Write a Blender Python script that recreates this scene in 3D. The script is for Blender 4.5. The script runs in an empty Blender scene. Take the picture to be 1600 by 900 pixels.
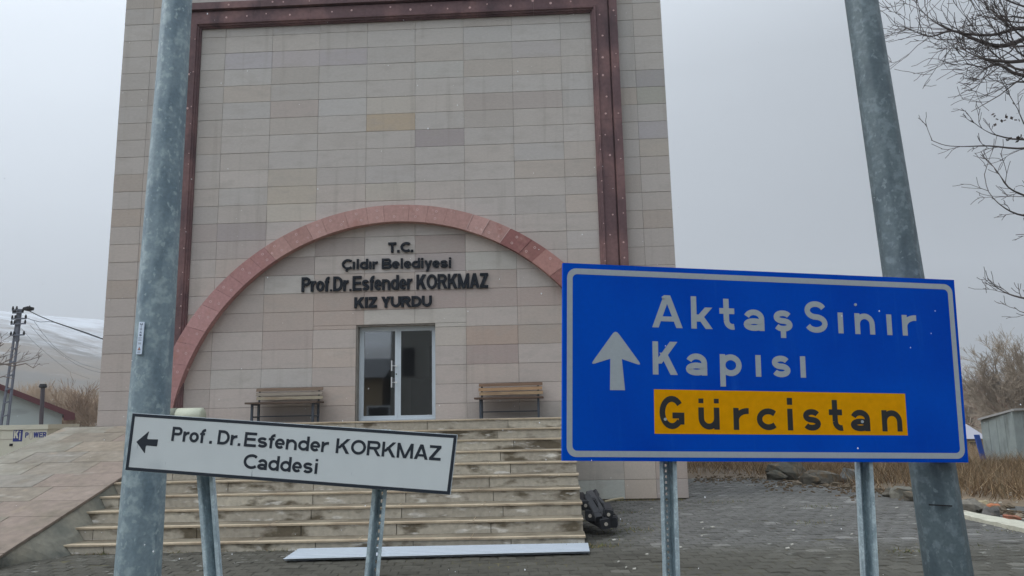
import bpy, math, random
from mathutils import Vector, Matrix
import numpy as np
random.seed(7); NR = np.random.RandomState(5)
SC = bpy.context.scene; COL = SC.collection
PI = math.pi; R = math.radians

# ------------------------------------------------------------------ camera
F, PITCH, ROLL, YAW, EYE = 1180.0, 0.1671890, -0.0206267, -0.0423463, 1.62
fwd = Vector((math.sin(YAW)*math.cos(PITCH), math.cos(YAW)*math.cos(PITCH), math.sin(PITCH)))
_r0 = Vector((math.cos(YAW), -math.sin(YAW), 0)); _u0 = _r0.cross(fwd)
RT = _r0*math.cos(ROLL) + _u0*math.sin(ROLL); UP = -_r0*math.sin(ROLL) + _u0*math.cos(ROLL)
cam = bpy.data.cameras.new('camera'); cam.lens = 36*F/1600; cam.sensor_width = 36
cam.clip_start = .05; cam.clip_end = 8000
co = bpy.data.objects.new('camera', cam); COL.objects.link(co)
co.matrix_world = Matrix(((RT.x, UP.x, -fwd.x, 0), (RT.y, UP.y, -fwd.y, 0), (RT.z, UP.z, -fwd.z, EYE), (0, 0, 0, 1)))
SC.camera = co
SC.render.resolution_x, SC.render.resolution_y = 1024, 576

def ray(px, py): return fwd + RT*((px-800)/F) + UP*((450-py)/F)
def onY(px, py, Y): d = ray(px, py); return d*(Y/d.y) + Vector((0, 0, EYE))
def onZ(px, py, z): d = ray(px, py); return d*((z-EYE)/d.z) + Vector((0, 0, EYE))

# ------------------------------------------------------------------ sky, sun, exposure
SC.view_settings.view_transform = 'Standard'; SC.view_settings.look = 'None'
SC.view_settings.exposure = .17; SC.view_settings.gamma = 1
SUN_EL, SUN_AZ = R(40), R(-105)            # azimuth from +Y, negative = to the left
W = bpy.data.worlds.new('World'); SC.world = W; W.use_nodes = True
nt = W.node_tree; N = nt.nodes; L = nt.links; N.clear()
out = N.new('ShaderNodeOutputWorld')
sky = N.new('ShaderNodeTexSky'); sky.sky_type = 'NISHITA'; sky.sun_disc = False
sky.sun_elevation = SUN_EL; sky.sun_rotation = SUN_AZ
b1 = N.new('ShaderNodeBackground'); b1.inputs[1].default_value = .06; L.new(sky.outputs[0], b1.inputs[0])
tc = N.new('ShaderNodeTexCoord'); sep = N.new('ShaderNodeSeparateXYZ'); L.new(tc.outputs['Generated'], sep.inputs[0])
# cloud deck: darkest at the horizon, brighter overhead, brighter on the side of the hidden sun
def mrange(src, a, b, c, d):
    x = N.new('ShaderNodeMapRange'); x.inputs[1].default_value = a; x.inputs[2].default_value = b; x.inputs[3].default_value = c; x.inputs[4].default_value = d
    L.new(src, x.inputs[0]); return x.outputs[0]
def add(a, b): x = N.new('ShaderNodeMath'); x.operation = 'ADD'; L.new(a, x.inputs[0]); L.new(b, x.inputs[1]); return x.outputs[0]
dot = N.new('ShaderNodeVectorMath'); dot.operation = 'DOT_PRODUCT'; L.new(tc.outputs['Generated'], dot.inputs[0])
dot.inputs[1].default_value = (math.sin(SUN_AZ)*math.cos(R(12)), math.cos(SUN_AZ)*math.cos(R(12)), math.sin(R(12)))
SKY_H, SKY_Z, SKY_HI, SKY_G0, SKY_G1 = .27, .66, 1.0, -.38, 1.02
deck = add(add(mrange(sep.outputs['Z'], 0, 1, SKY_H, SKY_H+SKY_Z), mrange(sep.outputs['Z'], .42, 1, 0, SKY_HI)), mrange(dot.outputs['Value'], -1, 1, SKY_G0, SKY_G1))
nz = N.new('ShaderNodeTexNoise'); nz.inputs['Scale'].default_value = 2.2; nz.inputs['Detail'].default_value = 5
mp = N.new('ShaderNodeMapping'); mp.inputs['Scale'].default_value = (1, 1, 3); L.new(tc.outputs['Generated'], mp.inputs[0]); L.new(mp.outputs[0], nz.inputs[0])
mn = N.new('ShaderNodeMapRange'); mn.inputs[1].default_value = .3; mn.inputs[2].default_value = .7; mn.inputs[3].default_value = .96; mn.inputs[4].default_value = 1.04
L.new(nz.outputs[0], mn.inputs[0])
m2 = N.new('ShaderNodeMath'); m2.operation = 'MULTIPLY'; L.new(deck, m2.inputs[0]); L.new(mn.outputs[0], m2.inputs[1])
b2 = N.new('ShaderNodeBackground'); b2.inputs[0].default_value = (.89, .972, 1.065, 1); L.new(m2.outputs[0], b2.inputs[1])
mx = N.new('ShaderNodeMixShader'); mx.inputs[0].default_value = .93
L.new(b1.outputs[0], mx.inputs[1]); L.new(b2.outputs[0], mx.inputs[2]); L.new(mx.outputs[0], out.inputs[0])
sl = bpy.data.lights.new('sun', 'SUN'); sl.energy = 1.4; sl.angle = R(32); sl.color = (1, .97, .93)
so = bpy.data.objects.new('sun', sl); COL.objects.link(so)
sd = Vector((math.sin(SUN_AZ)*math.cos(SUN_EL), math.cos(SUN_AZ)*math.cos(SUN_EL), math.sin(SUN_EL)))
so.rotation_euler = sd.to_track_quat('Z', 'Y').to_euler(); so.location = sd*60

# ------------------------------------------------------------------ materials
def lin(c): c /= 255.0; return c/12.92 if c <= .04045 else ((c+.055)/1.055)**2.4
K = 1.45       # photograph value -> base colour
def C8(r, g, b, k=1.0): return (min(.85, lin(r)*K*k), min(.85, lin(g)*K*k), min(.85, lin(b)*K*k), 1)
def mat(name, base, rough=.8, metal=0, var=None, vscale=3, vmix=(.4, .6), fine=0, fscale=40, bump=0, bscale=60, objcol=False, attr=None,
        stretch=(1, 1, 1), world=False, spec=.4, stain=None, sscale=2, srange=(.55, .68), sstretch=(1, 1, 1), stain2=None, s2scale=3, s2range=(.6, .72), s2stretch=(1, 1, 1)):
    m = bpy.data.materials.new(name); m.use_nodes = True; nt = m.node_tree; N = nt.nodes; L = nt.links
    p = N['Principled BSDF']; p.inputs['Roughness'].default_value = rough; p.inputs['Metallic'].default_value = metal
    p.inputs['Specular IOR Level'].default_value = spec
    tc = N.new('ShaderNodeTexCoord'); geo = N.new('ShaderNodeNewGeometry')
    src = geo.outputs['Position'] if world else tc.outputs['Object']
    def noise(scale, st=(1, 1, 1), det=4, off=0):
        mp = N.new('ShaderNodeMapping'); mp.inputs['Scale'].default_value = st; mp.inputs['Location'].default_value = (off, off*.7, off*.3)
        L.new(src, mp.inputs[0])
        n = N.new('ShaderNodeTexNoise'); n.inputs['Scale'].default_value = scale; n.inputs['Detail'].default_value = det
        L.new(mp.outputs[0], n.inputs[0]); return n.outputs[0]
    def mixc(fac, a, b, blend='MIX'):
        x = N.new('ShaderNodeMix'); x.data_type = 'RGBA'; x.blend_type = blend
        if isinstance(fac, float): x.inputs[0].default_value = fac
        else: L.new(fac, x.inputs[0])
        for s, i in ((a, 6), (b, 7)):
            if isinstance(s, tuple): x.inputs[i].default_value = s
            else: L.new(s, x.inputs[i])
        return x.outputs[2]
    def rng(v, a, b, c=0., d=1.):
        x = N.new('ShaderNodeMapRange'); x.inputs[1].default_value = a; x.inputs[2].default_value = b; x.inputs[3].default_value = c; x.inputs[4].default_value = d
        L.new(v, x.inputs[0]); return x.outputs[0]
    col = base
    if objcol:
        oi = N.new('ShaderNodeObjectInfo'); col = oi.outputs['Color']
    if attr:
        at = N.new('ShaderNodeAttribute'); at.attribute_name = attr; col = at.outputs['Color']
    if var: col = mixc(rng(noise(vscale, stretch), *vmix), col, var)
    if stain: col = mixc(rng(noise(sscale, sstretch, 6, 3.1), *srange), col, stain)
    if stain2: col = mixc(rng(noise(s2scale, s2stretch, 6, 9.7), *s2range), col, stain2)
    if fine:
        v = rng(noise(fscale, stretch, 5, 5.5), .3, .7, 1-fine, 1+fine)
        cc = N.new('ShaderNodeCombineXYZ'); [L.new(v, cc.inputs[i]) for i in range(3)]
        col = mixc(1.0, col, cc.outputs[0], 'MULTIPLY')
    if isinstance(col, tuple): p.inputs['Base Color'].default_value = col
    else: L.new(col, p.inputs['Base Color'])
    if bump:
        bp = N.new('ShaderNodeBump'); bp.inputs['Strength'].default_value = bump; bp.inputs['Distance'].default_value = .01
        L.new(noise(bscale, stretch, 6, 1.3), bp.inputs['Height']); L.new(bp.outputs[0], p.inputs['Normal'])
    return m

# ------------------------------------------------------------------ mesh building
class MB:
    def __init__(s): s.v = []; s.f = []; s.mi = []; s.cur = 0
    def add(s, vs, fs):
        n = len(s.v); s.v += [tuple(v) for v in vs]
        for f in fs: s.f.append(tuple(i+n for i in f)); s.mi.append(s.cur)
    def box(s, x0, x1, y0, y1, z0, z1):
        s.add([(x, y, z) for z in (z0, z1) for y in (y0, y1) for x in (x0, x1)],
              [(0, 2, 3, 1), (4, 5, 7, 6), (0, 1, 5, 4), (2, 6, 7, 3), (0, 4, 6, 2), (1, 3, 7, 5)])
    def obox(s, c, ax, ay, az):        # centre + three half-axes
        c = Vector(c); ax = Vector(ax); ay = Vector(ay); az = Vector(az)
        s.add([c+ax*i+ay*j+az*k for k in (-1, 1) for j in (-1, 1) for i in (-1, 1)],
              [(0, 2, 3, 1), (4, 5, 7, 6), (0, 1, 5, 4), (2, 6, 7, 3), (0, 4, 6, 2), (1, 3, 7, 5)])
    def prism(s, pts, d):              # pts: 3D outline, extruded by vector d
        n = len(pts); d = Vector(d); pts = [Vector(p) for p in pts]
        s.add(pts+[p+d for p in pts], [tuple(range(n))[::-1], tuple(range(n, 2*n))]+[(i, (i+1) % n, n+(i+1) % n, n+i) for i in range(n)])
    def tube(s, pts, rs, n=8, cap=True, rot=0):
        pts = [Vector(p) for p in pts]; k = len(pts)
        if not hasattr(rs, '__len__'): rs = [rs]*k
        t0 = (pts[1]-pts[0]).normalized(); ref = Vector((0, 0, 1)) if abs(t0.z) < .9 else Vector((1, 0, 0))
        base = len(s.v)
        for i, p in enumerate(pts):
            t = (pts[min(i+1, k-1)]-pts[max(i-1, 0)]).normalized()
            a = ref - t*ref.dot(t); a.normalize(); b = t.cross(a); ref = a
            for j in range(n):
                an = 2*PI*j/n+rot; s.v.append(tuple(p+(a*math.cos(an)+b*math.sin(an))*rs[i]))
        for i in range(k-1):
            for j in range(n):
                a0 = base+i*n+j; b0 = base+i*n+(j+1) % n
                s.f.append((a0, b0, b0+n, a0+n)); s.mi.append(s.cur)
        if cap:
            s.f.append(tuple(base+j for j in range(n))[::-1]); s.mi.append(s.cur)
            s.f.append(tuple(base+(k-1)*n+j for j in range(n))); s.mi.append(s.cur)
    def mesh(s, name, mats, smooth=False, off=(0, 0, 0)):
        me = bpy.data.meshes.new(name); o = Vector(off)
        me.from_pydata([(v[0]-o.x, v[1]-o.y, v[2]-o.z) for v in s.v], [], s.f)
        if not isinstance(mats, (list, tuple)): mats = [mats]
        for m in mats: me.materials.append(m)
        if len(mats) > 1: me.polygons.foreach_set('material_index', s.mi)
        if smooth: me.shade_smooth()
        return me
    def build(s, name, mats, parent=None, smooth=False):
        off = parent_off(parent)
        return link(name, s.mesh(name, mats, smooth, off), parent)
def parent_off(p):
    o = Vector((0, 0, 0))
    while p is not None: o += p.location; p = p.parent
    return o
def link(name, data, parent=None, loc=None):
    o = bpy.data.objects.new(name, data); COL.objects.link(o)
    if parent is not None: o.parent = parent
    if loc is not None: o.location = Vector(loc)-parent_off(parent)
    return o
def tag(o, label=None, cat=None, group=None, kind=None):
    if label: o['label'] = label
    if cat: o['category'] = cat
    if group: o['group'] = group
    if kind: o['kind'] = kind
    return o
def thing(name, loc, label, cat, group=None):
    o = bpy.data.objects.new(name, None); o.empty_display_size = .2; COL.objects.link(o); o.location = loc
    return tag(o, label, cat, group)
def fixnormals(o):
    import bmesh
    bm = bmesh.new(); bm.from_mesh(o.data); bmesh.ops.recalc_face_normals(bm, faces=bm.faces); bm.to_mesh(o.data); bm.free(); return o

# ------------------------------------------------------------------ lettering (own stroke alphabet)
def _stroke(pts, t):
    q = []; n = len(pts); L_ = []; R_ = []
    closed = (abs(pts[0][0]-pts[-1][0])+abs(pts[0][1]-pts[-1][1])) < 1e-6
    for i in range(n):
        if closed: a = pts[(i-1) % (n-1)]; b = pts[(i+1) % (n-1)]
        else: a = pts[max(i-1, 0)]; b = pts[min(i+1, n-1)]
        c = pts[i]
        d1 = Vector((c[0]-a[0], c[1]-a[1])); d2 = Vector((b[0]-c[0], b[1]-c[1]))
        if d1.length < 1e-9: d1 = d2
        if d2.length < 1e-9: d2 = d1
        d1.normalize(); d2.normalize(); d = (d1+d2).normalized(); nrm = Vector((-d.y, d.x)); sc = 1/max(.5, d.dot(d1))
        L_.append((c[0]+nrm.x*t/2*sc, c[1]+nrm.y*t/2*sc)); R_.append((c[0]-nrm.x*t/2*sc, c[1]-nrm.y*t/2*sc))
    for i in range(n-1): q.append([R_[i], R_[i+1], L_[i+1], L_[i]])
    return q
def _arc(cx, cy, rx, ry, a0, a1, n=14): return [(cx+rx*math.cos(R(a0+(a1-a0)*i/n)), cy+ry*math.sin(R(a0+(a1-a0)*i/n))) for i in range(n+1)]
def glyph(g, w, t, X=.72):
    h = t/2; o = []
    V = lambda x, a, b: o.append([[(x-h, a), (x+h, a), (x+h, b), (x-h, b)]])
    H = lambda y, a, b, tt=None: o.append([[(a, y-(tt or t)/2), (b, y-(tt or t)/2), (b, y+(tt or t)/2), (a, y+(tt or t)/2)]])
    D = lambda x0, y0, x1, y1, k=1.15: o.append([[(x0-k*h, y0), (x0+k*h, y0), (x1+k*h, y1), (x1-k*h, y1)]])
    S = lambda p: o.append(_stroke(p, t))
    ced = lambda: V(w/2, -.2, .03)
    def s_(Hh):
        rx = w/2-h; ry = (Hh-t)/4
        S(_arc(w/2, Hh-h-ry, rx*.95, ry, 22, 270, 16)+_arc(w/2, h+ry, rx, ry, 90, -158, 16)[1:])
    def bowl(y0, y1, ww):
        ry = (y1-y0)/2-h; cy = (y0+y1)/2; cx = ww-h-min(ry, ww*.5); rx = ww-h-cx
        S([(h, y1-h), (cx, y1-h)]+_arc(cx, cy, rx, ry, 90, -90)[1:-1]+[(cx, y0+h), (h, y0+h)])
    if g == 'A': D(h*1.15, 0, w/2, 1); D(w-h*1.15, 0, w/2, 1); H(.27, w*.22, w*.78, t*.85)
    elif g in 'Kk':
        T = 1 if g == 'K' else X; V(h, 0, 1); D(t*.9, T*.33, w-h*1.35, T, 1.35)
        D(w-h*1.35, 0, w*.42 if g == 'K' else w*.36, T*.66, 1.3)
    elif g == 'M': V(h, 0, 1); V(w-h, 0, 1); D(h, 1, w/2, 0, 1.05); D(w-h, 1, w/2, 0, 1.05)
    elif g == 'W': D(h, 1, w*.27, 0); D(w*.5, 1, w*.27, 0); D(w*.5, 1, w*.73, 0); D(w-h, 1, w*.73, 0)
    elif g == 'Z': H(1-h, 0, w); H(h, 0, w); D(h*1.4, t*.8, w-h*1.4, 1-t*.8, 1.4)
    elif g == 'E': V(h, 0, 1); H(1-h, h, w); H(.52, h, w*.93); H(h, h, w)
    elif g == 'L': V(h, 0, 1); H(h, h, w)
    elif g == 'T': V(w/2, 0, 1); H(1-h, 0, w)
    elif g in 'Iİ': V(w/2, 0, 1)
    elif g == 'l': V(w/2, 0, 1)
    elif g == 'Y': V(w/2, 0, .48); D(w/2, .4, h*1.2, 1, 1.25); D(w/2, .4, w-h*1.2, 1, 1.25)
    elif g == 'U': rx = w/2-h; S([(h, 1), (h, rx+h)]+_arc(w/2, rx+h, rx, rx, 180, 360)[1:-1]+[(w-h, rx+h), (w-h, 1)])
    elif g == 'O': S(_arc(w/2, .5, w/2-h, .5-h, 0, 360, 28))
    elif g in 'CÇ': rx = (w-h*1.1)/1.72; S(_arc(rx+h, .5, rx, .5-h, 46, 314, 22))
    elif g == 'G': S(_arc(w/2, .5, w/2-h, .5-h, 36, 322, 22)); V(w-h, .14, .5); H(.5-h, w*.52, w)
    elif g in 'SŞ': s_(1)
    elif g == 'R': V(h, 0, 1); bowl(.42, 1, w*.95); D(w-h*1.1, 0, w*.55, .47, 1.2)
    elif g == 'P': V(h, 0, 1); bowl(.40, 1, w)
    elif g == 'B': V(h, 0, 1); bowl(.5-h*.6, 1, w*.94); bowl(0, .5+h*.6, w)
    elif g == 'D':
        V(h, 0, 1); cx = w*.42; rx = w-h-cx; S([(h, 1-h), (cx, 1-h)]+_arc(cx, .5, rx, .5-h, 90, -90, 18)[1:-1]+[(cx, h), (h, h)])
    elif g == 'a':
        r = w/2-h; ry = min(r, X*.3); S(_arc(w/2, X-h-ry, r, ry, 160, 0)+[(w-h, 0)]); S(_arc(w/2, X*.29, r, X*.29-h*.95, 0, 360, 22))
    elif g in 'cç': rx = (w-h*1.1)/1.74; S(_arc(rx+h, X/2, rx, X/2-h, 44, 316, 18))
    elif g == 'o': S(_arc(w/2, X/2, w/2-h, X/2-h, 0, 360, 24))
    elif g == 'e': S(_arc(w/2, X/2, w/2-h, X/2-h, -4, 318, 22)); H(X/2-h*.1, h, w-h*.4, t*.8)
    elif g == 'd': S(_arc(w/2, X/2, w/2-h, X/2-h, 0, 360, 22)); V(w-h, 0, 1)
    elif g == 'b': S(_arc(w/2, X/2, w/2-h, X/2-h, 0, 360, 22)); V(h, 0, 1)
    elif g == 'p': S(_arc(w/2, X/2, w/2-h, X/2-h, 0, 360, 22)); V(h, -.32, X)
    elif g == 'n': r = w/2-h; V(h, 0, X); S(_arc(w/2, X-h-r, r, r, 180, 0)+[(w-h, 0)])
    elif g in 'uü':
        r = w/2-h; V(w-h, 0, X); S([(h, X)]+_arc(w/2, h+r, r, r, 180, 360))
        if g == 'ü': o.append([[(x-h*.9, X+.13), (x+h*.9, X+.13), (x+h*.9, X+.27), (x-h*.9, X+.27)] for x in (h, w-h)])
    elif g == 'r': V(h, 0, X); ry = X*.42; S(_arc(w-h*.3, X-h-ry, w-h*1.3, ry, 180, 84, 10))
    elif g == 's': s_(X)
    elif g == 'ş': s_(X); ced()
    elif g == 't':
        x = w*.42; r = min(.2, w-x); V(x, r+h, .96); H(X-h, 0, w*.92); S(_arc(x+r, r+h, r, r, 180, 285, 8))
    elif g == 'f': x = w*.45; r = w-x; V(x, 0, 1-h-r); H(X-h, 0, w*.95, t*.85); S(_arc(x+r, 1-h-r, r, r, 180, 85, 8))
    elif g == 'ı': V(w/2, 0, X)
    elif g in 'ij': V(w/2, 0 if g == 'i' else -.25, X); o.append([[(w/2-h, X+.12), (w/2+h, X+.12), (w/2+h, 1), (w/2-h, 1)]])
    elif g == 'y': D(h*1.1, X, w/2, 0); k = .3/X; D(w-h*1.1, X, w/2-k*(w/2-h*1.1), -.3)
    elif g == '.': o.append([[(0, 0), (w, 0), (w, w), (0, w)]])
    elif g == 'İ_': pass
    if g in 'ŞÇ': ced()
    if g == 'İ': o.append([[(w/2-h, 1.1), (w/2+h, 1.1), (w/2+h, 1.1+t), (w/2-h, 1.1+t)]])
    return o
ADV = dict(P=667, r=389, o=611, f=333, D=722, E=667, s=556, e=556, n=611, d=611, K=722, O=778, R=722, M=833, A=722, Z=611, C=722, a=556, i=278,
           l=278, B=722, y=556, I=278, Y=667, U=722, T=611, W=944, S=667, L=611, t=333)
ADV.update({'.': 278, ' ': 278, 'ı': 278, 'Ç': 722, 'İ': 278, 'Ş': 667})
def layout(text, x0, x1, cap, t, be=28):
    """-> (glyph, x, width in cap units)"""
    s = 1/716.0; be = be*s; pos = 0; res = []; t = t/cap
    for ch in text:
        a = ADV[ch]*s
        if ch != ' ':
            w = a-2*be
            if ch in 'ılIİi': w = t; res.append((ch, pos+a/2-w/2, w))
            elif ch == '.': w = t*1.05; res.append((ch, pos+a/2-w/2, w))
            elif ch in 'rf': res.append((ch, pos+be, a-be))
            else: res.append((ch, pos+be, w))
        pos += a
    lo = res[0][1]; hi = res[-1][1]+res[-1][2]; k = (x1-x0)/(hi-lo)
    return [(g, x0+(x-lo)*k, (min(w*k, t*1.05*cap) if g == '.' else w*k)) for g, x, w in res]       # x,w in final units (metres)
def put_glyph(mb, g, x, y, w, cap, t, org, ax, ay, nrm, depth=0, lift=.0006, X=.72):
    """w metres, cap metres, t metres; ax/ay/nrm unit vectors"""
    kx = w/cap
    for i, quads in enumerate(glyph(g, kx, t/cap, X)):
        for q in quads:
            P = [org+ax*(x+a*cap)+ay*(y+b*cap) for a, b in q]
            e = lift+depth+.00012*i
            if depth:
                mb.prism([p+nrm*.0005 for p in P], nrm*(e+.0006*i))
            else: mb.add([p+nrm*e for p in P], [(0, 1, 2, 3)])


# ------------------------------------------------------------------ palette
M = {}
M['tile'] = mat('facade stone tile', (1, 1, 1, 1), .72, objcol=True, fine=.05, fscale=30, bump=.12, bscale=90, world=True,
                stain=C8(166, 162, 156), sscale=2.1, srange=(.66, .95), sstretch=(.35, 1, 1.6), var=C8(138, 132, 126), vscale=5, vmix=(.5, 1.0), stretch=(.5, 1, 1.4), stain2=C8(126, 119, 112), s2scale=1.6, s2range=(.56, .95), s2stretch=(3.2, 1, .22))
M['tile_attr'] = mat('facade stone tile rest', (1, 1, 1, 1), .72, attr='tint', fine=.05, fscale=30, bump=.12, bscale=90, world=True,
                stain=C8(166, 162, 156), sscale=2.1, srange=(.66, .95), sstretch=(.35, 1, 1.6), stain2=C8(126, 119, 112), s2scale=1.6, s2range=(.56, .95), s2stretch=(3.2, 1, .22))
M['joint'] = mat('dark joint mortar', C8(78, 74, 70), .95)
M['sidewall'] = mat('side wall render', C8(150, 143, 136), .85, fine=.06, fscale=8)
M['maroon'] = mat('maroon moulding stone', C8(80, 60, 62), .7, var=C8(100, 75, 74), vscale=1.2, vmix=(.45, .6), fine=.14, fscale=14, bump=.15, world=True,
                  stain=C8(60, 45, 49), sscale=2.2, srange=(.55, .7), sstretch=(1, 1, .3))
M['arch'] = mat('pink arch stone', (1, 1, 1, 1), .75, objcol=True, fine=.1, fscale=22, bump=.2, bscale=50, world=True,
                stain=C8(138, 100, 93), sscale=3, srange=(.58, .76), stain2=C8(178, 152, 147), s2scale=6, s2range=(.66, .76))
M['plug'] = mat('pale filler plug', C8(165, 140, 136), .9, fine=.1)
M['letter'] = mat('dark grey sign letter', C8(26, 30, 36), .7, spec=.15, fine=.12, fscale=18, world=True)
M['aluminium'] = mat('white door aluminium', C8(170, 178, 184), .35, spec=.5, fine=.03)
M['handle'] = mat('brushed steel handle', C8(205, 208, 210), .3, metal=.6)
M['dark'] = mat('dark interior', C8(120, 118, 116), .9)
M['black'] = mat('black recess', C8(30, 30, 32), .9)
M['tread'] = mat('stair tread stone', C8(152, 139, 119), .8, var=C8(134, 120, 101), vscale=2, vmix=(.45, .6), fine=.1, fscale=20, bump=.25, world=True,
                 stain=C8(98, 88, 74), sscale=2.2, srange=(.6, .75), sstretch=(.5, 1, 1))
M['tread_dirt'] = mat('dirt on stair treads', C8(104, 97, 83), .9, var=C8(84, 77, 64), vscale=2.2, vmix=(.42, .6), fine=.14, fscale=16, bump=.3, world=True)
M['riser'] = mat('stair riser stone', (1, 1, 1, 1), .85, objcol=True, fine=.14, fscale=16, bump=.3, world=True,
                 stain=C8(86, 78, 64), sscale=3.2, srange=(.53, .63), sstretch=(.7, 1, 1.5), stain2=C8(184, 180, 172), s2scale=5.5, s2range=(.6, .69), s2stretch=(.6, 1, 2.2))
M['ramp'] = mat('ramp paving stone', (1, 1, 1, 1), .85, objcol=True, fine=.15, fscale=9, bump=.4, world=True, var=C8(96, 88, 76), vscale=2.6, vmix=(.48, .8),
                stain=C8(150, 148, 142), sscale=1.6, srange=(.66, .78), sstretch=(.6, 2.5, 1), stain2=C8(120, 108, 94), s2scale=2.4, s2range=(.6, .75))
M['concrete'] = mat('rough grey render', C8(92, 92, 84), .95, var=C8(118, 114, 102), vscale=1.3, vmix=(.45, .62), fine=.14, fscale=12, bump=.5, bscale=25, world=True,
                    stain=C8(72, 74, 70), sscale=1.8, srange=(.55, .66))
M['paver'] = mat('dark concrete paver', (1, 1, 1, 1), .82, objcol=True, fine=.16, fscale=60, bump=.4, bscale=120, world=True)
M['paver_attr'] = mat('dark concrete paver rest', (1, 1, 1, 1), .82, attr='tint', fine=.22, fscale=45, bump=.5, bscale=120, world=True, stain=C8(112, 112, 106), sscale=9, srange=(.62, .70), sstretch=(.7, 1.4, 1), stain2=C8(48, 47, 42), s2scale=7, s2range=(.62, .72))
M['sand'] = mat('dirt in paver joints', C8(52, 50, 44), .98, var=C8(76, 72, 52), vscale=1.1, vmix=(.5, .65), fine=.2, fscale=30, world=True)
M['soil'] = mat('field soil and dead grass', C8(112, 98, 80), .98, var=C8(136, 112, 84), vscale=.35, vmix=(.4, .6), fine=.2, fscale=3, world=True, bump=.6, bscale=5,
                stain=C8(92, 86, 78), sscale=.05, srange=(.45, .6))
M['kerb'] = mat('pale concrete kerb', C8(158, 156, 142), .9, fine=.12, fscale=10, bump=.4, world=True, stain=C8(110, 104, 90), sscale=3, srange=(.6, .7))

Dw = 14.4793; XL, XR = -8.719, 2.5663; Z0, DZ = 10.3085, .366835; C0 = -6.5156
GZ = .045                                  # ground level
R_, T_, D0 = .1575, .345, 9.592             # riser, tread, first nosing
LZ = 1.575

# ------------------------------------------------------------------ ground and hills: one sheet to the horizon
def smooth(a, b, x): t = max(0, min(1, (x-a)/(b-a))); return t*t*(3-2*t)
def elev(az):                              # skyline elevation in degrees by azimuth (0 = ahead, + = right)
    d = lambda c, w: math.exp(-(((az-c+180) % 360-180)/w)**2)
    return 1.2+7.3*d(-50, 30.7)+.6*d(18, 14)+3.4*d(150, 40)+3.0*d(-150, 40)+.5*math.sin(az*.21)+.25*math.sin(az*.53+1)
def ground_h(x, y):
    r = math.hypot(x, y); az = math.degrees(math.atan2(x, y))
    h = GZ-.012-.95*smooth(19, 32, y)*smooth(4, 9, x)*(1-smooth(120, 250, r))
    if r > 150:
        top = 1300*math.tan(R(max(.4, elev(az))))
        k = (smooth(150, 1300, r)**1.25)*(1-.35*smooth(1350, 1600, r))
        h += top*k + k*14*math.sin(x*.011+y*.004)*math.sin(y*.009-x*.003)+k*6*math.sin(x*.031)*math.sin(y*.027+1)
    return h
rad = [0, 3, 6, 9, 12, 15, 18, 21, 25, 30, 36, 45, 60, 80, 110, 150, 200, 260, 330, 410, 500, 600, 700, 800, 900, 1000, 1100, 1180, 1250, 1300, 1350, 1420, 1500, 1600]
na = 240; mb = MB(); mb.v.append((0, 0, ground_h(0, 0)))
for r in rad[1:]:
    for j in range(na):
        a = 2*PI*j/na; x, y = r*math.sin(a), r*math.cos(a); mb.v.append((x, y, ground_h(x, y)))
for j in range(na): mb.f.append((0, 1+(j+1) % na, 1+j))
for i in range(len(rad)-2):
    for j in range(na):
        a = 1+i*na+j; b = 1+i*na+(j+1) % na; mb.f.append((a, b, b+na, a+na))
mb.mi = [0]*len(mb.f)
# hill material: snow above a ragged snow line
hm = mat('hill earth and snow', C8(84, 72, 58), .98, world=True, var=C8(104, 90, 72), vscale=.35, vmix=(.4, .6), fine=.2, fscale=3, stain=C8(78, 74, 68), sscale=.012, srange=(.4, .6))
nt = hm.node_tree; N = nt.nodes; L = nt.links; P = N['Principled BSDF']
src = P.inputs['Base Color'].links[0].from_socket
geo = N.new('ShaderNodeNewGeometry'); sp = N.new('ShaderNodeSeparateXYZ'); L.new(geo.outputs['Position'], sp.inputs[0])
n1 = N.new('ShaderNodeTexNoise'); n1.inputs['Scale'].default_value = .035; n1.inputs['Detail'].default_value = 9; n1.inputs['Roughness'].default_value = .72; L.new(geo.outputs['Position'], n1.inputs[0])
ma = N.new('ShaderNodeMath'); ma.operation = 'MULTIPLY_ADD'; L.new(n1.outputs[0], ma.inputs[0]); ma.inputs[1].default_value = 250; L.new(sp.outputs['Z'], ma.inputs[2])
mr = N.new('ShaderNodeMapRange'); mr.inputs[1].default_value = 186; mr.inputs[2].default_value = 262; L.new(ma.outputs[0], mr.inputs[0])
mxx = N.new('ShaderNodeMix'); mxx.data_type = 'RGBA'; L.new(mr.outputs[0], mxx.inputs[0]); L.new(src, mxx.inputs[6]); mxx.inputs[7].default_value = (.72, .76, .82, 1)
L.new(mxx.outputs[2], P.inputs['Base Color'])
g = mb.build('ground', hm, None, True); tag(g, kind='structure')

# ------------------------------------------------------------------ pavement of interlocking pavers
def pave_edge(x):        # far edge of the paving (Y) by X
    pts = [(-30, 9.6), (-8.8, 8.4), (-6.3, 8.4), (-6.2, 9.55), (.4, 9.7), (.5, 14.4), (2.6, 14.4), (2.65, 19.0), (4.9, 18.6), (6.2, 15.2), (7.4, 12.8), (8.6, 10.9), (9.6, 9.6), (12, 7.5), (30, 0)]
    for (a, b), (c, d) in zip(pts, pts[1:]):
        if a <= x <= c: return b+(d-b)*(x-a)/(c-a)
    return 0
pave = MB(); xs = [-14, -8.8, -6.3, -6.2, .4, .5, 2.6, 2.65, 3.5, 4.9, 5.5, 6.2, 6.8, 7.4, 8, 8.6, 9.6, 11, 12, 14]
for a, b in zip(xs, xs[1:]):
    pave.add([(a, -6, GZ-.006), (b, -6, GZ-.006), (b, pave_edge(b-1e-4)-.03, GZ-.006), (a, pave_edge(a+1e-4)-.03, GZ-.006)], [(0, 1, 2, 3)])
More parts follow.
